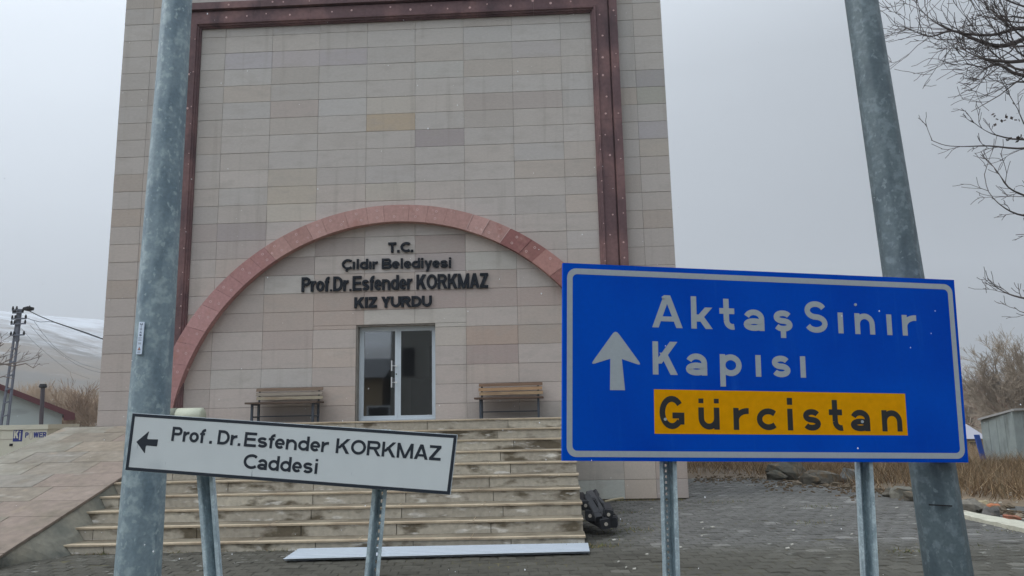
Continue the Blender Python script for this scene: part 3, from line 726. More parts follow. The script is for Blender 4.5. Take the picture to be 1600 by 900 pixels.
def lamp_post(name, p0, p1, r0, r1, m, label, n, rot):
    """p0,p1 axis points (at z0, z1) with radii; extended to ground and to 8.5 m"""
    p0 = Vector(p0); p1 = Vector(p1); d = (p1-p0)/(p1.z-p0.z); k = (r1-r0)/(p1.z-p0.z)
    base = p0+d*(GZ-p0.z); top = p0+d*(8.4-p0.z)
    t = thing(name, base, label, 'lamp post', 'galvanised street lamp posts')
    b = MB(); zz = [GZ, 1.0, 2.2, 3.6, 5.5, 8.4]
    b.tube([p0+d*(z-p0.z) for z in zz], [max(.035, r0+k*(z-p0.z)) for z in zz], n, rot=rot)
    o = b.build('pole_shaft', m, t)
    bv = o.modifiers.new('b', 'BEVEL'); bv.width = .018; bv.segments = 3; bv.limit_method = 'ANGLE'; bv.angle_limit = R(20); o.data.shade_smooth()
    fl = MB(); q = base+Vector((0, 0, .014)); fl.obox(q, (.2, 0, 0), (0, .2, 0), (0, 0, .012)); fl.build('base_plate', m, t)
    for sx in (-1, 1):
        for sy in (-1, 1):
            bo = MB(); c = base+Vector((sx*.155, sy*.155, .02)); bo.tube([c, c+Vector((0, 0, .05))], .016, 6); bo.build('anchor_bolt', m, t)
    arm = MB(); e = top+Vector((0, -1.6, .35)); arm.tube([top-d*.1, top+Vector((0, -.5, .28)), e], [.035, .03, .03], 8); arm.build('lamp_arm', m, t)
    hd = MB(); hd.obox(e+Vector((0, -.25, 0)), (.13, 0, 0), (0, .32, .03), (0, 0, .05)); hd.build('lamp_head', m, t)
    return t
lpL = lamp_post('street_lamp_post', (-2.135, 4.0, .84), (-2.101, 4.0, 4.07), .1155, .0835, M['pole'], 'mottled galvanised lamp post with small white sticker left of the facade', 8, R(22.5))
lpR = lamp_post('street_lamp_post', (2.249, 4.6, .672), (2.10, 4.6, 4.22), .1300, .1010, M['pole2'], 'leaning grey galvanised lamp post behind the blue direction sign', 8, R(22.5))
# sticker on the left post (wrapped strip following the shaft)
def on_post(px, py, Y): return onY(px, py, Y)
sa_ = [on_post(218.2, 503, 3.905), on_post(226.5, 503, 3.893), on_post(221.8, 553.5, 3.893), on_post(213.6, 553.5, 3.905)]
stp = MB(); nrm = (sa_[1]-sa_[0]).cross(sa_[2]-sa_[1]).normalized()
if nrm.y > 0: nrm = -nrm
stp.prism(sa_[::-1], nrm*.004)
ss = stp.build('sticker', mat('white sticker', C8(172, 184, 198), .5), lpL); fixnormals(ss)
sx = (sa_[1]-sa_[0]); sy = (sa_[0]-sa_[3]); wS, hS = sx.length, sy.length; ux, uy = sx.normalized(), sy.normalized()
stl = MB(); o0 = sa_[3]
for i, g in enumerate('MİTAŞ'):
    put_glyph(stl, g, wS*.28 if g != 'İ' else wS*.45, hS*(.90-i*.085), wS*.46 if g != 'İ' else .004, .010, .0028, o0, ux, uy, nrm, lift=.0046)
tri = [o0+ux*wS*a+uy*hS*b+nrm*.0046 for a, b in ((.2, .12), (.8, .12), (.5, .24))]; tri2 = [o0+ux*wS*a+uy*hS*b+nrm*.0052 for a, b in ((.36, .14), (.64, .14), (.5, .205))]
stl.add(tri, [(0, 1, 2)])
for b in (.50, .46, .42, .34, .31, .07, .04): stl.add([o0+ux*wS*x+uy*hS*y+nrm*.0046 for x, y in ((.2, b), (.8, b), (.8, b+.012), (.2, b+.012))], [(0, 1, 2, 3)])
stl.build('sticker_print', mat('dark sticker ink', C8(62, 70, 92), .6), ss)
ty = MB(); ty.add(tri2, [(0, 1, 2)]); ty.build('warning_triangle', mat('orange sticker ink', C8(190, 120, 60), .6), ss)
# service hatch on the right post
hz = MB()
def rp(px, py, y=4.475): return onY(px, py, y)
slot = [rp(1451, 787.5), rp(1487, 789.5), rp(1487, 791.5), rp(1451, 789.5)]
hz.prism(slot, Vector((0, -.006, 0))); fixnormals(hz.build('hatch_slot', M['black'], lpR))

# ------------------------------------------------------------------ U-channel posts with real holes
def channel_post(root, p0, p1, wd, yaw, m, name='post'):
    p0 = Vector(p0); p1 = Vector(p1); ax = (p1-p0).normalized()
    ux = Vector((math.cos(yaw), math.sin(yaw), 0)); ux = (ux-ax*ux.dot(ax)).normalized(); nz_ = ax.cross(ux)      # nz_ points away from camera when yaw=0
    if nz_.y < 0: nz_ = -nz_
    Lh = (p1-p0).length; b = MB(); t = .0022
    def strip(u0, d0, u1, d1, s0=0, s1=Lh):
        a = ux*(u0*wd)+nz_*(d0*wd); c = ux*(u1*wd)+nz_*(d1*wd); e = (c-a).normalized().cross(ax)*t
        b.prism([p0+a+ax*s0, p0+c+ax*s0, p0+c+ax*s1, p0+a+ax*s1], e)
    strip(-.5, 0, -.30, .0); strip(-.30, .004, -.22, .95); strip(.22, .95, .30, .004); strip(.30, 0, .5, 0)
    strip(-.22, .956, -.055, .956); strip(.055, .956, .22, .956)
    s = 0; pitch = .0254 if wd < .07 else .030
    while s < Lh-pitch: strip(-.055, .956, .055, .956, s, s+pitch*.55); s += pitch
    o = b.build(name, m, root); fixnormals(o); return o, ux, nz_

def sign_frame(X0, D, Z, yaw, tilt, roll):
    X = Vector((math.cos(yaw), math.sin(yaw), 0)); Nn = Vector((math.sin(yaw), -math.cos(yaw), 0)); U = Vector((0, 0, 1))
    U2 = U*math.cos(tilt)+Nn*math.sin(tilt)
    Xr = X*math.cos(roll)+U2*math.sin(roll); Ur = -X*math.sin(roll)+U2*math.cos(roll)
    return Vector((X0, D, Z)), Xr, Ur, Xr.cross(Ur)
def panel(m, c, ax, ay, n, W_, H_, th):
    m.obox(c-n*th/2, ax*W_/2, ay*H_/2, n*th/2)
def rrect(x0, x1, y0, y1, r, n=6):
    P = []
    for cx, cy, a in ((x1-r, y1-r, 0), (x0+r, y1-r, 90), (x0+r, y0+r, 180), (x1-r, y0+r, 270)):
        for i in range(n+1): t = R(a+90*i/n); P.append((cx+r*math.cos(t), cy+r*math.sin(t)))
    return P
def ringstrip(mb, outer, inner, c, ax, ay, n, lift):
    k = len(outer); P = [c+ax*x+ay*y+n*lift for x, y in outer]+[c+ax*x+ay*y+n*lift for x, y in inner]
    mb.add(P, [(i, (i+1) % k, k+(i+1) % k, k+i) for i in range(k)])

# ------------------------------------------------------------------ blue direction sign
M['blue'] = mat('blue reflective sheeting', C8(0, 56, 154), .6, spec=.02, var=C8(0, 66, 166), vscale=1.6, vmix=(.35, .65), fine=.03, fscale=50,
                stain=C8(20, 84, 176), sscale=26, srange=(.74, .80), stain2=C8(14, 70, 162), s2scale=4, s2range=(.6, .8), s2stretch=(5, 1, .4))
M['sheet_white'] = mat('grey white reflective sheeting', C8(142, 149, 153), .5, spec=.25, fine=.04, fscale=60)
M['yellow'] = mat('amber reflective sheeting', C8(190, 132, 0), .6, spec=.03, fine=.05, fscale=30)
M['ink'] = mat('black sign film', C8(30, 32, 34), .5)
M['ply'] = mat('sign edge', C8(20, 60, 120), .5)
c, ax, ay, nn = sign_frame(1.2263, 4.2, 1.864, .1995, .0138, -.0327); SW, SH = 2.3186, 1.0347
bs = thing('direction_sign', (1.2263, 4.25, GZ), 'large blue road direction sign with white border, up arrow and yellow panel on two posts', 'road sign')
m = MB(); panel(m, c, ax, ay, nn, SW, SH, .003)
for s_ in (-1, 1):
    m.obox(c+ay*(s_*(SH/2-.0015))-nn*.016, ax*(SW/2), ay*.0015, nn*.0125)
    m.obox(c+ax*(s_*(SW/2-.0015))-nn*.016, ax*.0015, ay*(SH/2-.004), nn*.0125)
pn = m.build('panel', M['blue'], bs)
m = MB(); ringstrip(m, rrect(-1.138, 1.142, -.497, .490, .05), rrect(-1.108, 1.112, -.466, .459, .026), c, ax, ay, nn, .0008); m.build('border', M['sheet_white'], bs)
m = MB(); P = [(-.666, -.376), (.797, -.372), (.7975, -.1425), (-.666, -.1440)]; m.add([c+ax*x+ay*y+nn*.0008 for x, y in P], [(0, 1, 2, 3)]); yp = m.build('yellow_panel', M['yellow'], bs)
# arrow with rounded corners
def rpoly(P, rr, n=4):
    o = []
    for i, p in enumerate(P):
        r = rr[i]
        if r == 0: o.append(p); continue
        a = Vector(P[i-1])-Vector(p); b = Vector(P[(i+1) % len(P)])-Vector(p); a.normalize(); b.normalize()
        A = Vector(p)+a*r; B = Vector(p)+b*r
        for k in range(n+1):
            t = k/n; q = A*(1-t)**2+Vector(p)*2*t*(1-t)+B*t*t; o.append((q.x, q.y))
    return o
m = MB()
hd = rpoly([(-.873, .168), (-1.013, -.024), (-.903, .012), (-.841, .012), (-.729, -.022)], [.03, .03, 0, 0, .03])
m.add([c+ax*x+ay*y+nn*.0010 for x, y in hd], [tuple(range(len(hd)))])
m.add([c+ax*x+ay*y+nn*.0011 for x, y in ((-.9065, -.153), (-.824, -.152), (-.841, .02), (-.903, .02))], [(0, 1, 2, 3)]); m.build('arrow', M['sheet_white'], bs)
HW = [('A', -.67, -.498, .186), ('k', -.449, -.326, .186), ('t', -.286, -.192, .186), ('a', -.147, -.026, .1845), ('ş', .028, .140, .185), ('S', .213, .350, .184), ('ı', .413, .446, .185), ('n', .516, .638, .184),
      ('ı', .711, .745, .184), ('r', .808, .896, .184),
      ('K', -.67, -.530, -.066), ('a', -.485, -.365, -.066), ('p', -.292, -.167, -.066), ('ı', -.087, -.055, -.066), ('s', .007, .116, -.066), ('ı', .174, .207, -.066)]
for g, x0, x1, y in HW:
    m = MB(); put_glyph(m, g, x0, y, x1-x0, .177, .0315, c, ax, ay, nn, lift=.001, X=.665); m.build('letter', M['sheet_white'], bs)
for g, x0, x1 in [('G', -.637, -.500), ('ü', -.421, -.303), ('r', -.224, -.138), ('c', -.091, .015), ('i', .086, .117), ('s', .176, .280), ('t', .330, .415), ('a', .457, .573), ('n', .645, .767)]:
    m = MB(); put_glyph(m, g, x0, -.351, x1-x0, .174, .031, c, ax, ay, nn, lift=.0016, X=.665); m.build('letter', M['ink'], yp)
for (xt, zt_), (xb, zb_) in (((.632, 1.342), (.618, .761)), ((1.741, 1.324), (1.716, .749))):
    k = (xt-xb)/(zt_-zb_); P0 = (xb+k*(GZ-zb_), 4.245+(xt-1.2)*.2, GZ-.02); P1 = (xb+k*(2.33-zb_), 4.245+(xt-1.2)*.2, 2.33)
    channel_post(bs, P0, P1, .090, 0, M['post'])
    for u in (.35, -.3):
        q = c+ax*((xt-1.2263)/math.cos(.2))+ay*u; bo = MB(); bo.tube([q+nn*.001, q+nn*.006], .008, 8); bo.build('bolt_head', M['sheet_white'], bs)
for u in (.34, -.34):
    ra = MB(); ra.obox(c+ay*u-nn*.016, ax*(SW/2-.06), ay*.02, nn*.012); ra.build('rear_rail', M['post'], bs)

# ------------------------------------------------------------------ white street name sign
M['signwhite'] = mat('white street sign film', C8(178, 184, 185), .45, spec=.4, fine=.02, fscale=12, stain=C8(150, 158, 162), sscale=3, srange=(.6, .8),
                     stain2=C8(120, 128, 134), s2scale=22, s2range=(.72, .8), s2stretch=(2.5, 1, .5))
M['signink'] = mat('dark blue black film', C8(34, 40, 48), .5)
c, ax, ay, nn = sign_frame(-.8837, 2.6, 1.5082, -.0076, .0036, -.0886)
wsn = thing('street_name_sign', (-.88, 2.64, GZ), 'tilted white street name sign with black border and left arrow on two bent posts', 'street sign')
m = MB(); Cn = [(-.5655, -.0965), (.5620, -.0960), (.5700, .1010), (-.5690, .0965)]
m.prism([c+ax*x+ay*y-nn*.022 for x, y in Cn], nn*.022); fixnormals(m.build('panel', M['signwhite'], wsn))
def inset(P, d): return [(x+math.copysign(d, -x), y+math.copysign(d*1.0, -y)) for x, y in P]
m = MB(); ringstrip(m, Cn, inset(Cn, .0105), c, ax, ay, nn, .0006); m.build('border', M['signink'], wsn)
m = MB(); ringstrip(m, [(x*1.003, y*1.012) for x, y in Cn], Cn, c, ax, ay, nn, -.002); m.build('edge_trim', M['aluminium'], wsn)
m = MB()
A1 = [(-.5406, .0005), (-.5003, .0405), (-.5050, .0120), (-.4648, .0142), (-.4655, -.0098), (-.5055, -.0090), (-.5045, -.0375)]
A1 = rpoly([A1[0], A1[1], A1[2], A1[3], A1[4], A1[5], A1[6]], [.0, .004, .006, 0, 0, .006, .004])
m.add([c+ax*x+ay*y+nn*.0006 for x, y in A1], [tuple(range(len(A1)))]); m.build('arrow', M['signink'], wsn)
m = MB()
def wl(text, x0, x1, y, cap=.0485, t=.0092):
    for g, x, w_ in layout(text, x0, x1, cap, t):
        m = MB(); put_glyph(m, g, x, y, w_, cap, t, c, ax, ay, nn, lift=.0007, X=.725); m.build('letter', M['signink'], wsn)
wl('Prof', -.4185, -.3005, .0125); wl('.', -.2835, -.2735, .0125); wl('Dr.', -.2550, -.1735, .0125); wl('Esfender', -.1609, .1340, .0122); wl('KORKMAZ', .1600, .5210, .0122, .0495)
wl('Caddesi', -.1545, .1035, -.0615, .0495)
for (xt, zt_), (xb, zb_), wd, y_ in (((-1.1965, 1.438), (-1.1535, 1.102), .056, 2.65), ((-.582, 1.372), (-.6058, 1.096), .051, 2.65)):
    k = (xt-xb)/(zt_-zb_); P0 = (xb+k*(GZ-zb_), y_, GZ-.02); ztop = 1.565 if xt < -1 else 1.580; P1 = (xb+k*(ztop-zb_), y_, ztop)
    channel_post(wsn, P0, P1, wd, .0, M['post'])
for u in (-.34, .3):
    ra = MB(); ra.obox(c+ax*u-nn*.028, ax*.02, ay*.03, nn*.005); ra.build('clamp', M['post'], wsn)

# ------------------------------------------------------------------ corrugated sheet on the ground by the steps
sh = MB(); C4 = [(-3.00, 8.72), (.44, 8.955), (.45, 9.52), (-3.045, 9.40)]
top = []
prof_ = []
for q in range(7):
    for f_, z_ in ((0, .03), (.62, .03), (.72, .0), (.88, .0)): prof_.append(((q+f_)/7, z_))
prof_.append((1.0, .03))
for v, z_ in prof_:
    z = GZ+.01+z_
    a = Vector((C4[0][0]+(C4[3][0]-C4[0][0])*v, C4[0][1]+(C4[3][1]-C4[0][1])*v, z)); b = Vector((C4[1][0]+(C4[2][0]-C4[1][0])*v, C4[1][1]+(C4[2][1]-C4[1][1])*v, z))
    top.append((a, b))
V = []; n = len(top)
for a, b in top: V += [a, b]
V2 = [p+Vector((0, 0, .003)) for p in V]
fs = [(2*i, 2*i+1, 2*i+3, 2*i+2) for i in range(n-1)]
sh.add([tuple(p) for p in V]+[tuple(p) for p in V2], [f[::-1] for f in fs]+[tuple(q+2*n for q in f) for f in fs]+[(0, 1, 2*n+1, 2*n), (2*n-2, 4*n-2, 4*n-1, 2*n-1)]+[(2*i, 2*n+2*i, 2*n+2*i+2, 2*i+2) for i in range(n-1)]+[(2*i+1, 2*i+3, 2*n+2*i+3, 2*n+2*i+1) for i in range(n-1)])
o = sh.build('corrugated_sheet', mat('pale blue coated sheet metal', C8(164, 172, 180), .42, metal=.25, spec=.4, fine=.03)); tag(fixnormals(o), 'long pale blue corrugated metal sheet lying in front of the steps', 'metal sheet')

# ------------------------------------------------------------------ black posts dumped beside the steps
M['rubber'] = mat('black plastic post', C8(22, 24, 28), .6, fine=.2, fscale=14)
M['disc'] = mat('pale round end', C8(140, 134, 124), .8, fine=.15)
def stub(px, py, Y, h, L_, turn, rise, label, disc=True, m_=None, roll=0, lean=None):
    """square post whose near end shows at (px, py); its length runs away from the viewer unless lean gives an end point"""
    h *= .82; a = onY(px, py, Y); a.z = GZ+h if a.z < GZ+h+.06 else a.z
    d = Vector((math.sin(turn), math.cos(turn), rise)).normalized() if lean is None else (onY(*lean)-a).normalized()
    if lean is not None: L_ = (onY(*lean)-a).length
    x = d.cross(Vector((0, 0, 1))); x = (x if x.length > .2 else Vector((1, 0, 0))).normalized(); u = x.cross(d).normalized(); x, u = x*math.cos(roll)+u*math.sin(roll), u*math.cos(roll)-x*math.sin(roll)
    t = thing('plastic_post', (a.x, a.y, GZ), label, 'post', 'black plastic posts dumped beside the steps')
    m = MB(); c_ = .012
    prof = [(-h+c_, -h), (h-c_, -h), (h, -h+c_), (h, h-c_), (h-c_, h), (-h+c_, h), (-h, h-c_), (-h, -h+c_)]
    m.prism([a+x*p+u*q for p, q in prof], d*L_); fixnormals(m.build('post_body', m_ or M['rubber'], t))
    b2 = MB(); b2.prism([a+d*.10+x*p*1.07+u*q*1.07 for p, q in prof], d*.05); fixnormals(b2.build('collar', M['rubber'], t))
    if disc: dd = MB(); dd.tube([a-d*.008, a+d*.004], h*.38, 12); dd.build('end_disc', M['disc'], t)
gs = mat('dusty plastic post', C8(42, 42, 44), .7, fine=.2, fscale=14)
stub(922, 806, 10.35, .075, .9, .05, .02, 'black square post low against the steps with its pale end facing out')
stub(947, 819, 10.12, .075, .8, -.2, .0, 'black square post lowest of the pile with pale round end', roll=.1)
stub(951, 804, 10.3, .072, .70, .02, .03, 'black square post resting on the lowest post, pale round end', roll=-.2)
stub(957, 817, 10.32, .076, .30, .12, .0, 'short black square post farthest right without a pale end', False)
stub(915, 790, 10.5, .07, .8, -.05, .05, 'black square post upper left of the pile beside the stair side')
stub(926, 789, 10.55, .068, .8, .1, .08, 'black square post at the upper middle of the pile, pale end tilted', roll=.5)
stub(945, 812, 10.45, .062, 1, 0, 0, 'dusty dark post leaning from the paving up to the left over the pile', False, gs, .2, (921, 771, 10.9))
stub(936, 812, 10.2, .055, 1, 0, 0, 'narrow black post leaning steeply across the front of the pile', False, None, .1, (917, 776, 10.7))
stub(958, 806, 10.7, .04, 1, 0, 0, 'thin grey strip post leaning behind the pile to the left', False, gs, 0, (934, 779, 11.0))
a = onY(945, 783.5, 13.9); b = onY(974, 778, 14.2); a.z = max(a.z, GZ+.02); b.z = max(b.z, GZ+.04)
m = MB(); m.tube([a, a.lerp(b, .5)+Vector((0, 0, .006)), b], [.018, .02, .016], 6); tag(m.build('wood_stick', mat('pale stick', C8(140, 130, 108), .9)), 'pale wooden stick lying at the foot of the facade', 'stick')

# ------------------------------------------------------------------ rubble, kerb, litter
M['rock'] = mat('grey rubble', (1, 1, 1, 1), .95, objcol=True, fine=.22, fscale=14, bump=.8, bscale=20, world=True, stain=C8(96, 82, 64), sscale=5, srange=(.55, .7))
def rock_mesh(sx, sy, sz, seed, blocky=0):
    rr = random.Random(seed); m = MB(); nu, nv = 9, 6; V = []
    ph = [rr.uniform(0, 6.3) for _ in range(6)]
    for j in range(nv+1):
        for i in range(nu):
            th = PI*j/nv; a = 2*PI*i/nu; x, y, z = math.sin(th)*math.cos(a), math.sin(th)*math.sin(a), math.cos(th)
            if blocky: q = max(abs(x), abs(y), abs(z)); s_ = 1/q*.82*blocky+(1-blocky)
            else: s_ = 1
            s_ *= 1+.16*math.sin(3*x+ph[0])*math.sin(4*y+ph[1])+.12*math.sin(5*z+ph[2]+x*2)+rr.uniform(-.08, .08)
            V.append((x*s_*sx, y*s_*sy, z*s_*sz))
    fs = [(j*nu+i, j*nu+(i+1) % nu, (j+1)*nu+(i+1) % nu, (j+1)*nu+i) for j in range(nv) for i in range(nu)]
    m.add(V, fs); return m.mesh('rock', M['rock'])
def rock(px, py, s, label, cat='stone', col=(96, 92, 84), group=None, z=None, blocky=0, name='rubble_stone', seed=None):
    p = onZ(px, py, GZ) if z is None else onZ(px, py, z)
    gz = ground_h(p.x, p.y) if p.y > pave_edge(p.x) else GZ
    o = link(name, rock_mesh(s[0], s[1], s[2], seed or random.randint(0, 9999), blocky), None, (p.x, p.y, gz+s[2]*.45)); o.rotation_euler = (random.uniform(-.15, .15), random.uniform(-.15, .15), random.uniform(-.4, .4))
    o.color = C8(*col); return tag(o, label, cat, group)
rock(1232, 747, (.46, .38, .27), 'large dark rock heap beyond the paving behind the blue sign', col=(72, 70, 62), seed=3)
rock(1213, 749, (.24, .25, .16), 'dark low rock at the left foot of the large heap', col=(66, 64, 56), seed=9)
rock(1283, 754, (.42, .3, .18), 'mid sized grey rock right of the large heap', col=(84, 80, 72), seed=14)
rock(1265, 756, (.22, .2, .16), 'small dark rock between the two rock heaps', col=(70, 66, 58), seed=15)
rock(1330, 752, (.24, .2, .2), 'rounded bluish grey stone beside the right sign post', col=(98, 100, 98), seed=21)
rock(1412, 778, (.26, .17, .15), 'squared grey concrete lump by the right lamp post', 'concrete lump', (92, 90, 82), blocky=.9, seed=5)
rock(1392, 776, (.14, .12, .10), 'small dark stone left of the squared concrete lump', col=(80, 76, 68), seed=6)
rock(1427, 782, (.16, .14, .12), 'dark stone half hidden behind the right lamp post', col=(72, 68, 60), seed=8)
rock(1516, 800, (.22, .2, .14), 'grey dirt covered stone right of the lamp post', col=(96, 92, 84), seed=11)
rock(1552, 797, (.13, .09, .07), 'orange broken brick lying behind the pale kerb', 'brick', (150, 96, 68), blocky=.8, seed=12, name='broken_brick')
rock(1550, 806, (.13, .11, .09), 'dark grey stone in front of the broken brick', col=(78, 76, 74), seed=13)
rock(1581, 812, (.12, .08, .05), 'reddish brick fragment close behind the kerb', 'brick', (132, 84, 66), blocky=.8, seed=17, name='broken_brick')
rock(1535, 792, (.14, .1, .07), 'pale flat stone behind the orange brick', col=(134, 124, 100), seed=18)
for i in range(26):
    t = random.random(); px = 1205+t*395; py = 752+max(0, (px-1300))*.16+random.uniform(-3, 12)+(6 if px < 1300 else 0)
    s = random.uniform(.035, .09); v = random.uniform(-14, 14)
    rock(px, py, (s*1.3, s, s*.8), 'small rubble stone strewn along the far edge of the paving', 'stone', (98+v, 88+v, 74+v), 'small rubble stones along the paving edge')
kb = MB(); P = [onZ(1503, 804, GZ+.05), onZ(1620, 831, GZ+.05), onZ(1620, 819, GZ+.05), onZ(1503, 797, GZ+.05)]
nk = 12; front = []; back = []
for i in range(nk+1):
    t = i/nk; f_ = P[0].lerp(P[1], t)+Vector((0, random.uniform(-.03, .03), random.uniform(-.008, .008))); b_ = P[3].lerp(P[2], t)+Vector((0, random.uniform(-.03, .03), random.uniform(-.008, .008)))
    front.append(f_); back.append(b_)
V = front+back+[Vector((p.x, p.y-.02, GZ-.04)) for p in front]; n = nk+1
kb.add([tuple(p) for p in V], [(i, i+1, n+i+1, n+i) for i in range(nk)]+[(2*n+i, 2*n+i+1, i+1, i) for i in range(nk)])
tag(kb.build('kerb_strip', M['kerb']), kind='structure')
# dirt spill at the paving edge and below grass
dirt = MB()
for i in range(900):
    t = random.random(); px = 1085+t*515; base = 745+max(0, px-1290)*.17+(0 if px < 1200 else 4)
    py = base+random.gauss(9 if 1190 < px < 1350 else 4, 6 if 1190 < px < 1350 else 3)
    p = onZ(px, max(738, py), GZ); s = random.uniform(.008, .028); p.z = GZ+s*.2
    dirt.obox(p, (s, random.uniform(-.3, .3)*s, 0), (0, s, random.uniform(-.3, .3)*s), (0, 0, s*.6))
tag(dirt.build('dirt_clods', mat('dry brown soil clods', C8(84, 70, 54), .98, var=C8(74, 64, 50), vscale=2, vmix=(.45, .6), fine=.25, fscale=12, world=True)), kind='stuff')
lit = MB()
for i in range(60):
    px = random.choice([random.uniform(1080, 1600), random.uniform(1480, 1600), random.uniform(930, 1100)]); py = random.uniform(752, 895)
    if px > 1450: py = random.uniform(760, 830)
    p = onZ(px, py, GZ+.012); s = random.uniform(.006, .016); lit.obox(p, (s*1.6, random.uniform(-.01, .01), .003), (random.uniform(-.01, .01), s, .003), (0, 0, .004))
tag(lit.build('litter_scraps', mat('pale litter', C8(140, 138, 130), .9, fine=.2)), kind='stuff')

# ------------------------------------------------------------------ vegetation
def blades(name, pts, hmin, hmax, w_, cols_, lean=.35):
    n = len(pts); pts = np.array(pts); h = NR.uniform(hmin, hmax, n)*(.6+.8*NR.rand(n)); a = NR.uniform(0, 2*PI, n); lx = NR.normal(0, lean, n)*h; ly = NR.normal(0, lean, n)*h
    ww = w_*(.6+.8*NR.rand(n)); v = np.zeros((n, 3, 3))
    v[:, 0] = pts+np.stack([np.cos(a)*ww, np.sin(a)*ww, np.zeros(n)], 1); v[:, 1] = pts-np.stack([np.cos(a)*ww, np.sin(a)*ww, np.zeros(n)], 1); v[:, 2] = pts+np.stack([lx, ly, h], 1)
    me = bpy.data.meshes.new(name); me.vertices.add(3*n); me.vertices.foreach_set('co', v.ravel()); me.loops.add(3*n); me.loops.foreach_set('vertex_index', np.arange(3*n, dtype=np.int32))
    me.polygons.add(n); me.polygons.foreach_set('loop_start', np.arange(0, 3*n, 3, dtype=np.int32)); me.update(calc_edges=True); me.validate()
    c = np.array([C8(*q) for q in cols_], dtype=np.float32)[NR.randint(0, len(cols_), n)]*NR.uniform(.75, 1.25, (n, 1)).astype(np.float32); c[:, 3] = 1
    at = me.attributes.new('tint', 'FLOAT_COLOR', 'FACE'); at.data.foreach_set('color', c.ravel())
    me.materials.append(M['blade']); return link(name, me)
M['blade'] = mat('dead grass blade', (1, 1, 1, 1), .9, attr='tint', spec=.15)
pts = []
while len(pts) < 150000:
    y = 9.5+55*random.random()**1.25; x = 2.4+(y*.95)*random.random()+0
    if y < pave_edge(x)+.75+.5*math.sin(x*3)*math.sin(y*2): continue
    cl = math.sin(x*1.7+2*math.sin(y*.9))*math.sin(y*1.3+x*.4)
    e_ = y-pave_edge(x)
    if e_ < 3.5 and random.random() > (e_/3.5)**1.5+.06: continue
    if cl < -.2 and random.random() < .75: continue
    pts.append((x, y, ground_h(x, y)))
g = blades('dry_grass', pts, .14, .46, .008, [(118, 99, 76), (106, 86, 66), (130, 112, 88), (96, 78, 60), (112, 95, 72), (98, 88, 70)], .6); tag(g, kind='stuff')
pts = []
for i in range(9000):
    y = 16+random.random()*60; x = -9.4-random.random()*y*.5; pts.append((x, y, ground_h(x, y)))
tag(blades('dry_grass', pts, .2, .5, .014, [(112, 96, 76), (100, 86, 68), (122, 108, 86)]), kind='stuff')
pts = []
for i in range(2600):
    k = random.random()
    if k < .35: x = random.gauss(.25, .25); y = 9.55+.03*x-random.random()**2*.16
    elif k < .5: x = random.uniform(-6, .4); y = D0+SK*x+.0-random.random()*.05
    elif k < .62: x = random.uniform(.5, 2.5); y = 14.44-random.random()**2*.25
    elif k < .72: x = random.gauss(.75, .3); y = random.gauss(11.0, .5)
    else:
        cx, cy = random.choice([(3.6, 11.2), (4.6, 9.2), (1.3, 12.6), (3.9, 8.9), (5.9, 10.2), (3.0, 13.8), (4.4, 13.0), (1.2, 10.7)]); x = random.gauss(cx, .22); y = random.gauss(cy, .12)
    pts.append((x, y, GZ-.01))
tag(blades('weeds', pts, .015, .05, .006, [(78, 82, 50), (92, 90, 58), (110, 96, 64), (70, 74, 46)], .8), kind='stuff')

M['bark'] = mat('bare tree bark', C8(84, 76, 68), .95, fine=.15, fscale=10)
M['twig'] = mat('brown winter twig', C8(118, 100, 82), .95)
M['willow'] = mat('pale willow twig', C8(124, 113, 99), .95)
M['twig_dark'] = mat('dark near twig', C8(66, 60, 58), .95)
M['twig_tan'] = mat('tan poplar twig', C8(150, 132, 112), .95)
def perp(d):
    a = d.cross(Vector((0, 0, 1)))
    if a.length < .1: a = d.cross(Vector((1, 0, 0)))
    return a.normalized()
def grow(mb, rnd, p, d, L_, r, depth, spread, upw, kids, minr, curve=.15):
    n = 3 if depth > 1 else 2; pts = [p]; rs = [r]; q = p; dd = d.copy(); steps = 4 if depth > 1 else 3
    for i in range(steps):
        dd = (dd+Vector((rnd.gauss(0, curve), rnd.gauss(0, curve), rnd.gauss(0, curve)+upw))).normalized(); q = q+dd*(L_/steps); pts.append(q); rs.append(max(minr, r*(1-(i+1)/steps*.62)))
    mb.tube(pts, rs, 5 if r > .05 else 3, cap=False)
    if depth <= 0: return
    for k in range(kids[depth-1]):
        t = rnd.uniform(.22, 1); i = min(steps-1, int(t*steps)); b = pts[i].lerp(pts[i+1], t*steps-i)
        base = (pts[i+1]-pts[i]).normalized(); pr = perp(base); pr = Matrix.Rotation(rnd.uniform(0, 2*PI), 3, base) @ pr
        nd = (base*math.cos(spread)+pr*math.sin(spread)).normalized()
        grow(mb, rnd, b, nd, L_*rnd.uniform(.45, .7), max(minr, rs[i]*.5), depth-1, spread, upw, kids, minr, curve)
